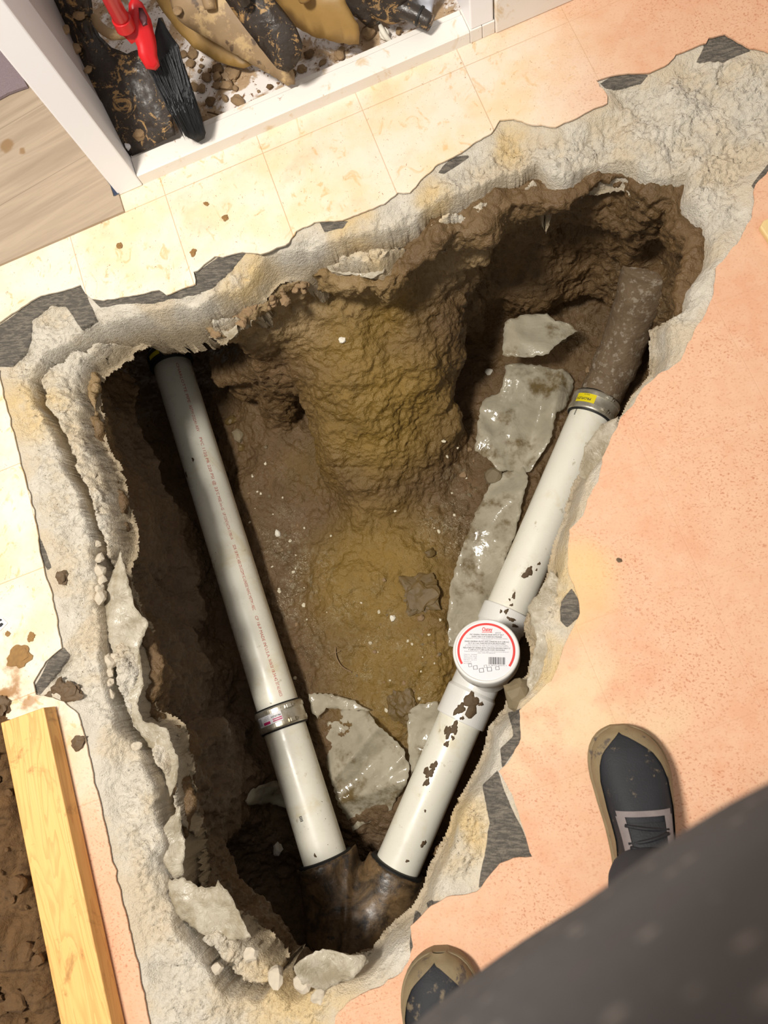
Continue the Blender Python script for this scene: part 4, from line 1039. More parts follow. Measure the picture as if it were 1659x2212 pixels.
for k in range(900):
    f = rs.random(); side = rs.random()
    a = at(320 + 62 * side, 150 - 60 * side, .185 + .01 * rs.random()); ee = at(402 + 40 * side + rs.uniform(-5, 5), 298 + rs.uniform(-26, 9) - 6 * side, .058 + .012 * rs.random())
    a = a + (ee - a) * f * .5
    mid = (a + ee) / 2 + np.array([rs.uniform(-.004, .004), rs.uniform(-.004, .004), .018 + rs.uniform(-.002, .004)])
    w_ = np.array([.0007, .0004, 0]); b = len(V)
    V += [a - w_, a + w_, mid - w_, mid + w_, ee]; F += [(b, b + 1, b + 3, b + 2), (b + 2, b + 3, b + 4)]
keep(new_mesh('bristles', V, F, BRI), r1)
# shovels in the middle
def shovel(name, px3, dish, mat, label, neck=None, th=.003, seed=1):
    P = ats(px3); r = empty(name, P.mean(axis=0)); tag(r, label, 'shovel')
    plate('blade', px3, dish, th, mat, r, seed)
    if neck: tube('socket', [at(*q) for q in neck], [.020, .018, .012][:len(neck)], mat, r, 16, .002)
    return r
shovel('shovel', [(318,-30,.10),(350,22,.09),(382,62,.08),(420,104,.055),(460,128,.045),(500,145,.035),(528,152,.03),(548,146,.03),(520,100,.06),(440,20,.09),(400,-30,.11)], .010, OSTEEL, 'olive-brown shovel blade lying lowest under the pointed grey-brown blade', [(380,-160,.22),(372,-40,.13),(390,20,.09)], seed=11)
r = shovel('pointed_shovel', [(368,-30,.17),(372,22,.16),(382,36,.155),(405,52,.145),(470,92,.115),(540,138,.08),(600,172,.055),(622,187,.045),(638,184,.045),(639,168,.05),(632,150,.06),(600,95,.10),(560,35,.14),(515,-30,.18)], .016, MSTEEL, 'grey-brown pointed shovel blade ending just behind the sill', [(430,-170,.30),(440,-60,.21),(455,20,.165)], .004, 12)
keep(rock('clay_lump', at(384, 22, .165), .012, CLAY, 71, .4), r)
shovel('black_spade', [(462,-30,.225),(500,20,.20),(540,72,.17),(575,118,.14),(598,146,.12),(622,156,.11),(640,148,.11),(652,128,.12),(655,100,.135),(640,60,.16),(608,15,.19),(575,-30,.22)], .022, BMUD, 'black rounded spade lying on top of the pointed blade', [(470,-170,.34),(505,-60,.27),(530,10,.22)], .005, 13)
shovel('olive_shovel', [(545,-40,.16),(575,5,.14),(620,36,.12),(668,62,.10),(720,86,.075),(755,100,.06),(778,107,.05),(783,98,.05),(778,70,.075),(765,35,.11),(745,-5,.14),(735,-40,.17)], .020, OSTEEL, 'olive-brown shovel blade pointing right towards the pale clods', [(600,-190,.30),(635,-70,.21),(660,0,.155)], .004, 14)
r2 = empty('muddy_power_tool', at(810, 20, .1)); tag(r2, 'black muddy tool with a stubby tube nozzle at the right end of the closet', 'tool')
gx = np.arange(*sorted((at(690, 60, 0)[0], at(960, 0, 0)[0])), .006)
V = None
def blobmesh(name, parts, k, hvx, mat, parent=None, nz=.003, ns=40, pad=.05):
    """one continuous surface around tapered capsules (A, B, rA, rB)"""
    pts = np.array([p for q in parts for p in (q[0], q[1])]); rm = max(max(q[2], q[3]) for q in parts) + pad
    lo = pts.min(axis=0) - rm; hi = pts.max(axis=0) + rm
    X, Y, Z = np.meshgrid(*[np.arange(lo[i], hi[i], hvx) for i in range(3)], indexing='ij')
    f = None
    for q in parts:
        d, t = sd_seg(X, Y, Z, q[0], q[1]); d = d - (q[2] + (q[3] - q[2]) * t); f = d if f is None else smin(f, d, k)
    if nz: f = f + nz * fbm(X, Y, Z, ns, 3)
    V, Fq = surface_nets(f.astype(np.float32), lo, hvx)
    o = new_mesh(name, V, Fq, mat, None, smooth=True)
    if parent is not None: keep(o, parent)
    return o
blobmesh('tool_body', [(at(745, -30, .10), at(800, 28, .05), .035, .026), (at(790, -30, .10), at(845, 26, .06), .034, .022), (at(845, -30, .11), at(870, 12, .07), .03, .02)], .02, .006, BMUD, r2, .006, 30)
tube('nozzle', [at(858, 12, .075), at(895, 30, .070), at(930, 50, .062)], [.022, .019, .016], BMUD, r2, 24, .001)
tube('nozzle_ring', [at(905, 34, .070), at(909, 36, .069)], [.0195, .0195], RUB, r2, 24)
BAG = plain('grey_white_bag_plastic', lin(206, 210, 222), .35, var=.05, bmp=.2)
o = blobmesh('plastic_bag', [(at(900, -40, .07), at(908, 8, .03), .018, .012), (at(925, -40, .07), at(926, 22, .03), .020, .010)], .02, .005, BAG, None, .005, 50); tag(o, 'pale grey plastic bag standing between the muddy tool and the right post', 'bag')
GC = 'clay clods scattered on the closet floor'
rs = random.Random(21)
for k in range(46):
    a, b, sp_ = rs.choice([(440, 150, 40), (470, 165, 40), (500, 170, 30), (560, 200, 30), (680, 175, 40), (640, 205, 25), (730, 130, 25), (410, 120, 22), (430, 195, 25), (480, 215, 30)])
    px_, py_ = a + rs.gauss(0, sp_ * .6), b + rs.gauss(0, sp_ * .45)
    lim = 330 - (px_ - 300) * .44 - 10
    if py_ > lim: py_ = lim - rs.uniform(2, 18)
    r_ = rs.uniform(.004, .015); p = at(px_, py_, .008)
    o = rock('clay_clod', p + ZUP * r_ * .45, r_, CLAY if rs.random() < .8 else DCL, 200 + k, .6)
    tag(o, 'small crumbly tan clay clod on the closet floor', 'clod', GC)
for (a, b, r_, mt, lb_) in [(796, 76, .017, CLAY, 'largest tan clod beside the tip of the olive shovel'), (832, 78, .014, WCH, 'white crumbly lump next to the largest tan clod'), (862, 70, .009, CLAY, 'tan clod under the nozzle of the black tool'), (355 + 88, 262 - 0, .010, CLAY, 'tan clod beside the bristle tips behind the sill')]:
    tag(rock('clod', at(a, b, .01) + ZUP * r_ * .5, r_, mt, int(a), .7), lb_, 'clod')
o = tube('white_shard', [at(820, 52, .03), at(826, 66, .03), at(836, 82, .02), at(846, 90, .014)], [.004, .006, .006, .003], WCH, None, 10); tag(o, 'curved white shard among the clods left of the black tool', 'shard')
o = tube('twig', [at(448, 242, .012), at(462, 245, .018), at(478, 250, .014), at(486, 247, .012)], [.0015, .002, .002, .001], DCL, None, 8); tag(o, 'short brown twig beside the bristle tips', 'twig')

# ================================================================== lumber, earth heap, small things on the floor
m = NT('yellow_pine')
gc = m.scaled((9, 1.0, 9)); rings = m.noise(2.6, 3, .5, 1.2, gc)
rr_ = m.math('FRACT', m.math('MULTIPLY', rings, 9.0)); c = m.mix(m.ramp(rr_, .45, .95), lin(226, 174, 100), lin(198, 130, 62))
c = m.mix(m.noise(5, 4), c, lin(230, 184, 112)); fib = m.noise(1.0, 3, .6, 0, m.scaled((320, 5, 320)))
c = m.mix(m.ramp(fib, .4, .7, 0, .3), c, lin(206, 160, 92))
c = m.mix(m.math('MULTIPLY', m.ramp(m.noise(11, 6, .7, .6), .54, .66), .75), c, lin(150, 108, 52))
c = m.mix(m.ramp(m.noise(26, 5, .7, 1.0), .68, .74), c, lin(96, 68, 34))
PINE = m.done(c, .55, normal=m.bump(m.math('ADD', fib, m.math('MULTIPLY', rr_, .3)), .3, .0015))
a_ = at(94, 1528, .045); b_ = at(241, 2212, .045); D = unit(b_ - a_); Sd = np.array([D[1], -D[0], 0]); Sd = Sd if Sd[0] < 0 else -Sd
O_ = a_ + Sd * .0445 - ZUP * .019
bm = bmesh.new(); bmesh.ops.create_cube(bm, size=1.0)
for v in bm.verts: v.co = Vector((v.co.x * .089, (v.co.y + .5) * 1.25, v.co.z * .038))
lum = from_bm('lumber_stud', bm, PINE); bevel(lum, .002, 3)
lum.location = tuple(map(float, O_)); lum.rotation_euler = (0, 0, math.atan2(D[1], D[0]) - math.pi / 2)
tag(lum, 'yellow pine two by four lying beside the dug earth', 'lumber')
# heap of dug earth left of the lumber
P = ats([(-260,1590),(-90,1535),(-20,1508),(12,1520),(16,1548),(60,1590),(90,1700),(125,1850),(160,2050),(215,2330),(-260,2400)], .003)
x0, y0 = P[:, 0].min(), P[:, 1].min(); x1, y1 = P[:, 0].max(), P[:, 1].max()
X, Y = np.meshgrid(np.arange(x0, x1, .004), np.arange(y0, y1, .004), indexing='ij'); s_ = sd_poly(X, Y, P) + .012 * fbm(X, Y, X * 0, 30, 3)
Z = .003 + .030 * sstep(0, -.05, s_) + sstep(0, -.02, s_) * (.022 * np.abs(fbm(X, Y, X * 0, 20, 2)) * 2 + .014 * np.abs(fbm(X, Y, X * 0 + 4, 52, 3, .6)) * 2)
wv = Vector
kp = s_ < .004; ig = np.arange(X.size).reshape(X.shape); cc = kp[:-1, :-1] & kp[1:, :-1] & kp[1:, 1:] & kp[:-1, 1:]
Fq = np.stack([ig[:-1, :-1][cc], ig[1:, :-1][cc], ig[1:, 1:][cc], ig[:-1, 1:][cc]], 1); us = np.unique(Fq); rm = np.zeros(X.size, int); rm[us] = np.arange(len(us))
V = np.stack([X.ravel()[us], Y.ravel()[us], np.where(s_ > -.002, .0025, Z).ravel()[us]], 1)
# keep the heap below the lumber where they meet
loc = (V - O_) @ np.stack([Sd, D, ZUP], 1); under = (np.abs(loc[:, 0]) < .05) & (loc[:, 1] > -.005); V[under, 2] = np.minimum(V[under, 2], .006)
m = NT('loose_dark_earth'); c = m.mix(m.noise(30, 6, .7), lin(70, 48, 26), lin(124, 92, 54)); LE = m.done(c, .9, normal=m.bump(m.noise(120, 6, .65), .9, .006))
heap = new_mesh('earth_heap', V, rm[Fq], LE, smooth=True); tag(heap, 'heap of loose dark earth left of the yellow lumber', 'earth', kind='stuff')
rs = random.Random(9)
HB = BVHTree.FromPolygons(V.tolist(), rm[Fq].tolist())
for k in range(46):
    py_ = rs.uniform(1600, 2205); px_ = rs.uniform(-20, 24 + (py_ - 1600) * .17); r_ = rs.choice([.005, .007, .009, .013, .02])
    p = at(px_, py_, .04); hz = HB.ray_cast(Vector((p[0], p[1], .3)), Vector((0, 0, -1)))
    if hz[0] is None: continue
    o = rock('earth_clod', (p[0], p[1], hz[0].z + r_ * .35), r_, LE, 400 + k, .75)
    tag(o, 'dark earth clod lying on the heap left of the lumber', 'clod', 'earth clods on the heap beside the lumber')
def dab(px_, py_, r_, z0, label, mat=MUD, seed=1, flat=.12, cat='mud', name='mud_dab'):
    o = rock(name, at(px_, py_, z0) + ZUP * r_ * flat * .3, r_, mat, seed, flat, sub=3, rough=.6); tag(o, label, cat); return o
TMUD = plain('tan_mud', lin(146, 110, 62), .8, var=.2, sc=120, bmp=.7)
dab(44, 1416, .024, .004, 'largest round mud dab on the left column of tiles', TMUD, 3)
dab(16, 1369, .006, .004, 'small mud dot just below the striped card', TMUD, 4)
dab(68, 1376, .008, .004, 'pale mud dot up and right of the largest mud dab', TMUD, 5)
dab(8, 1525, .015, .006, 'dark mud lump at the left photo edge above the lumber end', MUD, 6, .5)
for (a, b, r_, s__) in [(125, 1487, .020, 7), (150, 1500, .022, 8), (104, 1508, .014, 9)]: dab(a, b, r_, -.008, {7: 'brown mud patch just above the lumber end, nearest the concrete lip', 8: 'brown mud patch right of the lumber end', 9: 'small brown mud patch touching the lumber end'}[s__], MUD, s__, .4)
dab(168, 1605, .016, .004, 'mud patch on the pink tile right of the lumber', MUD, 10, .3)
dab(135, 1250, .014, -.006, 'mud lump pressed on the left concrete lip', MUD, 12, .5)
dab(1337, 1210, .0045, .004, 'single dark mud speck on the pink tiles right of the pipe', MUD, 13, .3)
for k, (a, b, r_) in enumerate([(418, 546, .0075), (258, 532, .0075), (446, 440, .005), (487, 470, .007)]): dab(a, b, r_, .004, ['dark mud speck near the grooved tile corner above the tunnel', 'round brown mud speck left of the tile joint', 'small mud speck below the sill, left of the orange stain', 'elongated brown mud streak right of the orange stain'][k], TMUD, 20 + k, .2)
# striped card at the left edge
WC = plain('white_card', lin(238, 238, 240), .5, var=.02); BC = plain('black_stripe_print', lin(28, 30, 34), .5, var=.02)
cd = slab_px('printed_card', [(-60, 1352), (-8, 1334), (6, 1335), (17, 1346), (-2, 1366), (-30, 1384), (-70, 1390)], .0035, .0015, WC, 'white card with black stripes at the left photo edge on the tiles', 'card')
for q in ([(-40, 1346), (-9, 1336), (3, 1337), (5, 1340), (-30, 1356)], [(-40, 1366), (4, 1345), (8, 1348), (4, 1353), (-38, 1376)]):
    slab_px('stripe', q, .0051, .0002, BC, None, None, cd, .00005)
slab_px('tan_board', [(1637, 497), (1645, 483), (1662, 476), (1740, 470), (1760, 640), (1700, 590)], .004, .012, plain('tan_board_face', lin(216, 188, 132), .5, var=.05), 'tan board corner at the right photo edge on the pink tiles', 'board', None, .003)

# ================================================================== stones and clods in the pit and in the cracks
def stone(a, b, r_, mat, label, cat='stone', grp=None, flat=.65, z=None, seed=None, name='stone'):
    p = drop(a, b) if z is None else at(a, b, z)
    big = r_ > .04
    if big: flat = .3
    o = rock(name, p + ZUP * r_ * flat * .3, r_, mat, seed or int(a * 7 + b), flat, sub=4 if big else 2, rough=.55 if big else .28); tag(o, label, cat, grp); return o
GST = plain('grey_stone', lin(120, 106, 80), .7, var=.15, sc=50, bmp=.4)
OLC = plain('olive_clod', lin(104, 82, 40), .6, var=.2, sc=40, bmp=.6)
for (a, b, r_, mt, lb_) in [(515, 940, .022, GST, 'squarish grey stone right of the upper left pipe'), (500, 908, .020, OLC, 'brown clod just above the squarish grey stone'), (522, 968, .015, OLC, 'brown clod just below the squarish grey stone'), (905, 1285, .052, OLC, 'large flat olive clod left of the round drain cover'),
    (872, 1525, .050, OLC, 'large dark clod between the two plastic sheets near the tee'), (1066, 1030, .026, GST, 'flat grey stone at the lower edge of the large plastic sheet'), (848, 1335, .010, WCH, 'white chip below the large flat olive clod'), (601, 1152, .011, WCH, 'brightest white chip right of the left pipe'),
    (600, 1832, .018, WCH, 'white stone left of the lower end of the left pipe'), (1056, 803, .012, WCH, 'white triangular chip left of the large plastic sheet'), (1000, 1026, .012, CLAY, 'pale round clod left of the flat grey stone'), (910, 1335, .010, CLAY, 'pale pebble right of the white chip'), (1014, 972, .008, CLAY, 'small tan pebble at the foot of the spur'), (640, 1560 + 200, .022, GST, 'grey stone half under the wrinkled plastic scrap'),
    (1218, 735, .012, GST, 'small pale stone by the torn sheet corner'), (1270, 800, .010, CLAY, 'tan pebble left of the mud-coated bend'), (1235, 888, .014, CLAY, 'pale chip touching the yellow-labelled coupling'), (580, 1395, .012, GST, 'pebble right of the middle of the left pipe'), (740, 735, .010, WCH, 'white chip high on the earth spur'), (930, 1195, .016, OLC, 'olive clod right of the tip of the spur')]:
    stone(a, b, r_, mt, lb_)
rs = random.Random(17)
PBM = [plain('pale_grit_chip', lin(214, 204, 178), .6, var=.1, sc=80), CLAY, GST]
for k in range(120):
    a, b, sp_ = rs.choice([(640, 1270, 36), (610, 1160, 30), (970, 1140, 40), (1000, 1000, 30), (850, 1470, 60), (780, 1360, 70), (1370, 650, 40), (600, 1500, 20), (560, 1050, 30), (700, 1200, 60), (930, 1400, 30)])
    px_, py_ = a + rs.gauss(0, sp_), b + rs.gauss(0, sp_ * 1.2); r_ = rs.choice([.0022, .003, .004, .006])
    stone(px_, py_, r_, PBM[rs.choice([0, 0, 1, 2])], 'tiny pale grit chip stuck in the wet pit floor', 'chip', 'pale grit chips on the pit floor', .7, None, 900 + k, 'grit_chip')
GR = 'concrete rubble in the crack of the left slab edge'
for k, (a, b, r_) in enumerate([(208, 1178, .013), (202, 1196, .011), (216, 1207, .014), (205, 1222, .010), (217, 1232, .014), (222, 1252, .010), (214, 1272, .013), (218, 1292, .018), (240, 1432, .017), (250, 1418, .011), (235, 1452, .012), (236, 1478, .013), (243, 1500, .010), (296, 1612, .011), (330, 1692, .010), (545, 2060, .016), (600, 2105, .018), (655, 2120, .02), (690, 2150, .016), (470, 2090, .012)]):
    stone(a, b, r_, CHK, 'angular chunk of pale concrete wedged in the slab crack' if k < 15 else {15: 'pale concrete chunk at the lower left corner of the pit lip', 16: 'pale concrete chunk midway along the near pit lip', 17: 'largest pale concrete chunk on the near pit lip', 18: 'pale concrete chunk nearest the photo bottom edge', 19: 'smallest pale concrete chunk, leftmost on the near pit lip'}[k], 'concrete chunk', GR if k < 15 else None, .8, -.040 if k < 15 else -.012, 30 + k, 'concrete_chunk')
GS = 'tan clods packed under the far slab edge'
rs = random.Random(33)
for k in range(46):
    f = rs.random(); a = 470 + 190 * f + rs.uniform(-8, 8); b = 712 - 100 * f + rs.uniform(-14, 16)
    stone(a, b, rs.uniform(.006, .016), CLAY, 'tan clod in the crumbly band under the far slab edge', 'clod', GS, .8, -.105 - rs.uniform(0, .02), 700 + k, 'tan_clod')
o = stone(1118, 1500, .028, GST, 'loose broken concrete piece at the pit edge right of the tee', 'concrete chunk', None, .7, -.045, 77, 'concrete_chunk')
q = drop(735, 1410)
o = tube('root', [drop(725, 1398) + ZUP * .004, drop(728, 1420) + ZUP * .008, drop(740, 1440) + ZUP * .007, drop(760, 1452) + ZUP * .004], .0018, CLAY, None, 8); tag(o, 'pale curved root lying on the pit floor between the pipes', 'root')
o = tube('straw', [drop(712, 1416) + ZUP * .004, drop(736, 1406) + ZUP * .006], .0011, CLAY, None, 6, n=4); tag(o, 'thin straw crossing the curved root', 'straw')

# ================================================================== the person taking the picture
m = NT('charcoal_work_cloth')
c = m.mix(m.noise(9, 5, .6), lin(66, 66, 70), lin(112, 110, 110)); c = m.mix(m.ramp(m.noise(26, 4, .6, .8), .60, .70, 0, .6), c, lin(108, 92, 92))
c = m.mix(m.ramp(m.voro(70), .12, .22, .6, 0), c, lin(158, 152, 146)); CLOTH = m.done(c, .9, normal=m.bump(m.noise(300, 3), .4, .002), spec=.2)
TROU = plain('dark_trouser_cloth', lin(44, 46, 54), .9, var=.2, sc=20, bmp=.3)
SKIN = plain('skin', lin(204, 150, 118), .5, var=.05, sc=40, bmp=.05)
HAIR = plain('dark_hair', lin(46, 34, 26), .6, var=.2, sc=200, bmp=.5)
m = NT('muddy_shoe_rand'); c = m.mix(m.noise(16, 6, .7), lin(96, 84, 64), lin(148, 130, 96)); c = m.mix(m.ramp(m.noise(30, 5, .7), .58, .66), c, lin(84, 74, 66)); RAND = m.done(c, .7, normal=m.bump(m.noise(80, 5), .5, .002))
m = NT('black_shoe_mesh'); c = m.mix(m.noise(30, 4), lin(14, 15, 20), lin(30, 30, 35)); c = m.mix(m.ramp(m.noise(34, 5, .7), .58, .68, 0, .8), c, lin(110, 96, 74)); UPP = m.done(c, .7, normal=m.bump(m.noise(400, 2), .4, .001))
GREYT = plain('grey_shoe_padding', lin(122, 112, 110), .7, var=.15, sc=60, bmp=.3)
LACE = plain('black_lace', lin(20, 20, 24), .7, var=.2, sc=300, bmp=.4)
person = empty('person', (.12, -.35, 0)); tag(person, 'person in charcoal work clothes and muddy black shoes standing over the hole', 'person')
# shoes: stations along the foot from heel (0) to toe
ST = [(0.0, .012, .050), (.006, .026, .068), (.025, .036, .085), (.06, .040, .098), (.10, .042, .100), (.14, .047, .088), (.18, .054, .072), (.22, .0585, .058), (.24, .0580, .052), (.257, .0545, .047), (.270, .049, .042), (.281, .0415, .036), (.290, .032, .030), (.296, .022, .022), (.300, .010, .014)]
def shoe(toe_px, heel_px, side):
    T = at(*toe_px, 0.003); Hh = at(*heel_px, 0.003); f = unit(np.array([*(T - Hh)[:2], 0])); s = np.array([f[1], -f[0], 0]); B = T - f * .302
    def P(t, w, z): return B + f * t + s * w + ZUP * z
    tt = np.array([q[0] for q in ST]); ww = np.array([q[1] for q in ST]); hh = np.array([q[2] for q in ST])
    ts = np.concatenate([np.linspace(0, .02, 6), np.linspace(.03, .26, 30), np.linspace(.265, .300, 14)])
    W = np.interp(ts, tt, ww); Hs = np.interp(ts, tt, hh)
    W = np.array([np.interp(t, tt, ww) for t in ts]); 
    bow = lambda t: side * .010 * math.sin(math.pi * min(max(t / .3, 0), 1)) 
    rs_ = empty('shoe', tuple(B)); rs_.parent = person; rs_.matrix_parent_inverse = Matrix.Translation(person.location).inverted()
    n = 20
    def loft(name, mat, w_add, z_base, hscale, q0f, q1f, t0=0, t1=.301, cap=False, zadd=0, pw=.75):
        V = []; F = []; idx = [i for i, t in enumerate(ts) if t0 <= t <= t1]
        for i in idx:
            q0 = q0f(ts[i]) if callable(q0f) else q0f; q1 = q1f(ts[i]) if callable(q1f) else q1f
            for j in range(n + 1):
                q = q0 + (q1 - q0) * j / n; c_, s_ = math.cos(q), math.sin(q)
                V.append(P(ts[i] + (w_add if i == len(ts) - 1 else 0), bow(ts[i]) + (W[i] + w_add) * math.copysign(abs(c_) ** pw, c_), z_base + zadd + (Hs[i] * hscale + (w_add if s_ > .2 else 0)) * abs(s_) ** pw))
        m_ = n + 1
        for a in range(len(idx) - 1):
            for j in range(n): F.append((a * m_ + j, a * m_ + j + 1, (a + 1) * m_ + j + 1, (a + 1) * m_ + j))
        if cap: F.append(tuple(range(m_))); F.append(tuple((len(idx) - 1) * m_ + j for j in range(m_))[::-1])
        o = new_mesh(name, V, F, mat, None, smooth=True); o.parent = rs_; o.matrix_parent_inverse = Matrix.Translation(rs_.location).inverted() ; return o
    # sole
    V = []; F = []; m_ = len(ts)
    for z, wa in ((.0, .001), (.012, .005), (.026, .0055), (.030, .003)):
        for i in range(m_): V.append(P(ts[i] * 1.008 - .001, bow(ts[i]) + W[i] + wa, z))
        for i in reversed(range(m_)): V.append(P(ts[i] * 1.008 - .001, bow(ts[i]) - W[i] - wa, z))
    k = 2 * m_
    for r_ in range(3):
        for j in range(k): F.append((r_ * k + j, r_ * k + (j + 1) % k, (r_ + 1) * k + (j + 1) % k, (r_ + 1) * k + j))
    for r_ in (0, 3):
        for i in range(m_ - 1): F.append((r_ * k + i, r_ * k + i + 1, r_ * k + k - 2 - i, r_ * k + k - 1 - i))
    o = new_mesh('sole', V, F, RAND, None, smooth=False); o.parent = rs_; o.matrix_parent_inverse = Matrix.Translation(rs_.location).inverted()
    up = loft('upper', UPP, 0, .024, 1.0, 0, math.pi, cap=True)
    qa = lambda t: np.interp(t, [.10, .13, .18, .22, .245, .262, .275, .301], [.08, .16, .19, .22, .26, .31, .40, .60])
    # muddy rand low round the front and sides
    loft('toe_rand', RAND, .0022, .024, 1.0, 0, lambda t: math.pi * qa(t), .10)
    loft('toe_rand', RAND, .0022, .024, 1.0, lambda t: math.pi * (1 - qa(t) * .85), math.pi, .10)
    loft('grey_vamp', GREYT, .0030, .024, 1.0, math.pi * .28, math.pi * .72, .166, .186)
    loft('eyestay', GREYT, .0028, .024, 1.0, math.pi * .26, math.pi * .36, .06, .175)
    loft('eyestay', GREYT, .0028, .024, 1.0, math.pi * .64, math.pi * .74, .06, .175)
    loft('tongue', LACE, .0032, .024, 1.0, math.pi * .37, math.pi * .63, .05, .166)
    for j_ in range(7):
        t_ = .070 + j_ * .0145; hz = np.interp(t_, tt, hh) + .024 + .005; wz = np.interp(t_, tt, ww) * .62
        pts = [P(t_ + (.006 if j_ % 2 else -.004) * x, bow(t_) + wz * x, hz - .012 * x * x) for x in (-1, -.5, 0, .5, 1)]
        V, F = sweep(smooth_path(pts, 12), [.0028] * 12, 8); o = new_mesh('lace', V, F, LACE, None, smooth=True); o.parent = rs_; o.matrix_parent_inverse = Matrix.Translation(rs_.location).inverted()
    return B + f * .075
ank1 = shoe((1332, 1563), (1378, 1900), 1); ank2 = shoe((952, 2040), (985, 2370), -1)
def A3(*p): return np.array(p, float)
hipR, hipL = A3(.245, -.33, .87), A3(.075, -.40, .87)
kneeR, kneeL = A3(.245, -.31, .48), A3(.02, -.50, .47)
aR = A3(ank1[0], ank1[1], .085); aL = A3(ank2[0], ank2[1], .085)
def sdf_mesh(name, fn, lo, hi, h_, mat, smooth=True):
    X, Y, Z = np.meshgrid(*[np.arange(lo[i], hi[i], h_) for i in range(3)], indexing='ij')
    V, Fq = surface_nets(fn(X, Y, Z).astype(np.float32), lo, h_)
    o = new_mesh(name, V, Fq, mat, None, smooth=smooth); o.parent = person; o.matrix_parent_inverse = Matrix.Translation(person.location).inverted(); return o
def tcap(X, Y, Z, A, B, a, b): d, t = sd_seg(X, Y, Z, A, B); return d - (a + (b - a) * t)
TN = unit([-.55, .83, 0]); TW = np.array([TN[1], -TN[0], 0])
TC = A3(.084, -.121, 1.06)
def torso(X, Y, Z, gw, gd, z0=.86, z1=1.40):
    cz = np.clip((Z - z0) / (z1 - z0), 0, 1)
    cx = TC[0] + .02 * (1 - cz); cy = TC[1] - .15 * (1 - cz) ** 2 - .03 * cz
    w = (X - cx) * TW[0] + (Y - cy) * TW[1]; d = (X - cx) * TN[0] + (Y - cy) * TN[1]
    W_ = gw * (1 - .12 * cz + .05 * np.sin(cz * 3.1)); D_ = gd * (1 - .18 * cz)
    r_ = (np.abs(w / W_) ** 2.6 + np.abs(d / D_) ** 2.4) ** (1 / 2.5)
    f = (r_ - 1) * np.minimum(W_, D_)
    return smax(f, np.maximum(z0 - Z, Z - z1), .06)
shR = TC + TW * .185 + A3(0, -.02, .34); shL = TC - TW * .185 + A3(0, -.02, .34)
elR = shR + TW * .16 + A3(0.05, .02, -.055); elL = shL - TW * .17 + A3(-.02, -.02, -.05)
haR = A3(.090, -.02, 1.395); haL = A3(-.080, -.035, 1.395)
neck = A3(TC[0], TC[1] - .05, 1.44); head = neck + A3(-.02, .03, .155)
def jacket(X, Y, Z):
    f = torso(X, Y, Z, .225, .142)
    f = smin(f, tcap(X, Y, Z, shL + A3(.02, 0, -.02), shR + A3(-.02, 0, -.02), .075, .075), .05)
    for s_, e_, h_ in ((shR, elR, haR), (shL, elL, haL)):
        f = smin(f, tcap(X, Y, Z, s_, e_, .066, .052), .04); f = smin(f, tcap(X, Y, Z, e_, e_ + (h_ - e_) * .80, .050, .036), .03)
    f = smin(f, tcap(X, Y, Z, neck - A3(0, 0, .06), neck - A3(0, 0, .0), .07, .062), .03)
    return f + .006 * fbm(X, Y, Z, 9, 2)
sdf_mesh('work_jacket', jacket, A3(-.45, -.65, .80), A3(.72, .15, 1.52), .0095, CLOTH)
def trousers(X, Y, Z):
    f = tcap(X, Y, Z, hipL + A3(0, 0, .03), hipR + A3(0, 0, .03), .125, .125)
    for h_, k_, a_ in ((hipR, kneeR, aR), (hipL, kneeL, aL)):
        f = smin(f, tcap(X, Y, Z, h_, k_, .096, .070), .04); f = smin(f, tcap(X, Y, Z, k_, a_ + A3(0, 0, .03), .070, .058), .03)
    return f + .005 * fbm(X, Y, Z, 12, 2)
sdf_mesh('trousers', trousers, A3(-.25, -.95, .03), A3(.45, -.10, 1.06), .0095, TROU)
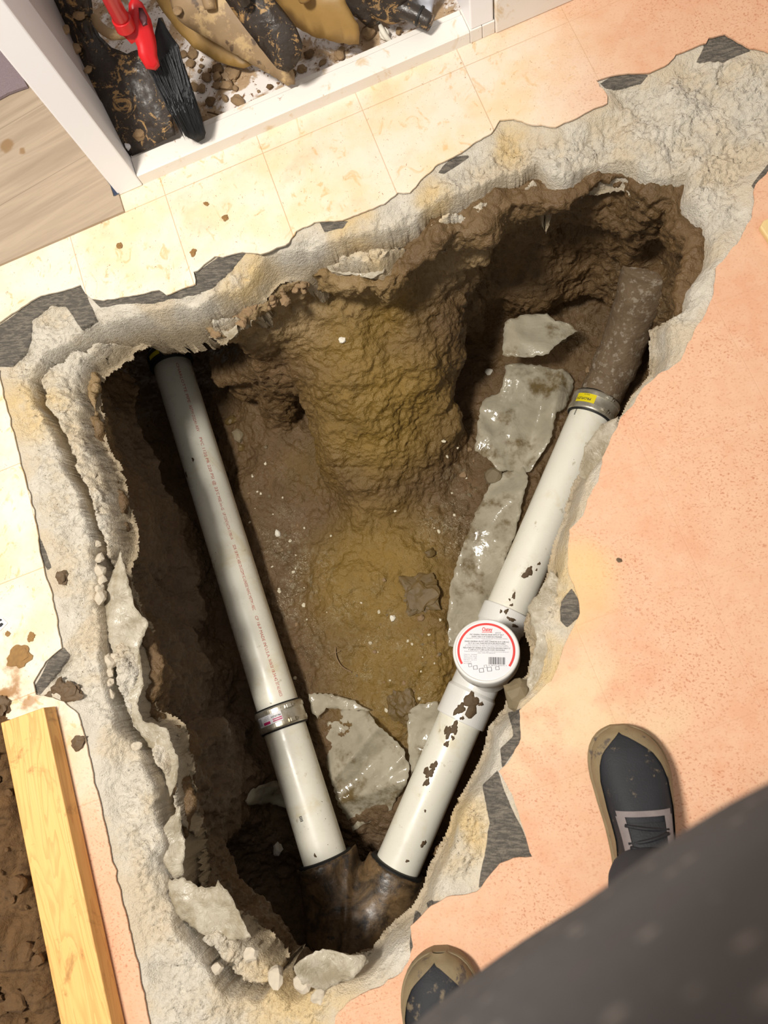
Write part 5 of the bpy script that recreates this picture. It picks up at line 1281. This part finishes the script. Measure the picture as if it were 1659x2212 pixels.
def body(X, Y, Z):
    f = torso(X, Y, Z, .19, .11)
    f = smin(f, tcap(X, Y, Z, hipL, hipR, .10, .10), .04)
    for h_, k_, a_ in ((hipR, kneeR, aR), (hipL, kneeL, aL)):
        f = smin(f, tcap(X, Y, Z, h_, k_, .078, .052), .03); f = smin(f, tcap(X, Y, Z, k_, a_, .052, .036), .02)
    f = smin(f, tcap(X, Y, Z, shL, shR, .05, .05), .04)
    for s_, e_, h_, sg in ((shR, elR, haR, 1), (shL, elL, haL, -1)):
        f = smin(f, tcap(X, Y, Z, s_, e_, .046, .036), .02); f = smin(f, tcap(X, Y, Z, e_, h_, .036, .024), .02)
        g = unit(A3(-sg * .6, .75, .05)); sd_ = np.cross(g, ZUP)                    # fingers reach round the held camera
        pa = h_ + g * .045; f = smin(f, tcap(X, Y, Z, h_ + sd_ * .018, pa + sd_ * .024, .018, .015), .012); f = smin(f, tcap(X, Y, Z, h_ - sd_ * .018, pa - sd_ * .024, .018, .015), .012)
        for k_, (o_, ln) in enumerate(((-.030, .030), (-.010, .036), (.010, .034), (.029, .026))):
            b_ = pa + sd_ * o_; q_ = b_ + g * ln + A3(0, 0, -.004); e2 = q_ + unit(A3(-sg, .1, -.5)) * ln * .8
            f = smin(f, tcap(X, Y, Z, b_, q_, .0092, .0085), .004); f = smin(f, tcap(X, Y, Z, q_, e2, .0085, .0075), .004)
        th = h_ + g * .012 - sd_ * sg * .0 + A3(-sg * .018, 0, 0); t2 = th + unit(A3(-sg, .35, .3)) * .034; f = smin(f, tcap(X, Y, Z, th, t2, .012, .0105), .008); f = smin(f, tcap(X, Y, Z, t2, t2 + unit(A3(-sg, .8, .1)) * .026, .0105, .0085), .004)
    f = smin(f, tcap(X, Y, Z, neck - A3(0, 0, .06), head - A3(0, 0, .05), .058, .052), .03)
    # head: skull, jaw, nose, brow, eye sockets, lips and ears; it looks forward and down
    fw = unit(A3(-.35, .80, -.42)); upv = unit(np.cross(np.cross(fw, ZUP), fw)); rt = np.cross(fw, upv)
    def H(a, b, c): return head + fw * a + rt * b + upv * c
    f = smin(f, tcap(X, Y, Z, H(-.018, 0, .035), H(.012, 0, .035), .086, .080), .03)
    f = smin(f, tcap(X, Y, Z, H(.030, 0, .0), H(.050, 0, -.070), .064, .038), .04)
    f = smin(f, tcap(X, Y, Z, H(.082, 0, .018), H(.104, 0, -.016), .008, .013), .010)
    f = smin(f, tcap(X, Y, Z, H(.078, -.040, .034), H(.078, .040, .034), .010, .010), .014)
    for sg in (-1, 1):
        f = smax(f, -tcap(X, Y, Z, H(.100, sg * .032, .014), H(.094, sg * .032, .014), .013, .013), .010)
        f = smin(f, tcap(X, Y, Z, H(.073, sg * .032, .014), H(.074, sg * .032, .014), .0125, .0125), .003)
        f = smin(f, tcap(X, Y, Z, H(-.002, sg * .080, .020), H(-.008, sg * .086, -.010), .016, .011), .008)
    f = smin(f, tcap(X, Y, Z, H(.084, -.020, -.042), H(.084, .020, -.042), .0075, .0075), .006)
    f = smin(f, tcap(X, Y, Z, H(.081, -.016, -.055), H(.081, .016, -.055), .0085, .0085), .006)
    f = smax(f, -tcap(X, Y, Z, H(.097, -.022, -.048), H(.097, .022, -.048), .0045, .0045), .003)
    return f
sdf_mesh('body', body, A3(-.45, -.95, .05), A3(.72, .16, 1.80), .0085, SKIN)
def hair(X, Y, Z):
    fw = unit(A3(-.35, .80, -.42)); upv = unit(np.cross(np.cross(fw, ZUP), fw)); rt = np.cross(fw, upv)
    def H(a, b, c): return head + fw * a + rt * b + upv * c
    f = tcap(X, Y, Z, H(-.022, 0, .040), H(.006, 0, .042), .094, .088)
    c_ = H(.04, 0, -.02); k = (X - c_[0]) * (fw[0] * .8 - upv[0] * .6) + (Y - c_[1]) * (fw[1] * .8 - upv[1] * .6) + (Z - c_[2]) * (fw[2] * .8 - upv[2] * .6)
    return smax(f, k + .012, .02) + .004 * fbm(X, Y, Z, 60, 3)
sdf_mesh('hair', hair, head - .16, head + .17, .006, HAIR)
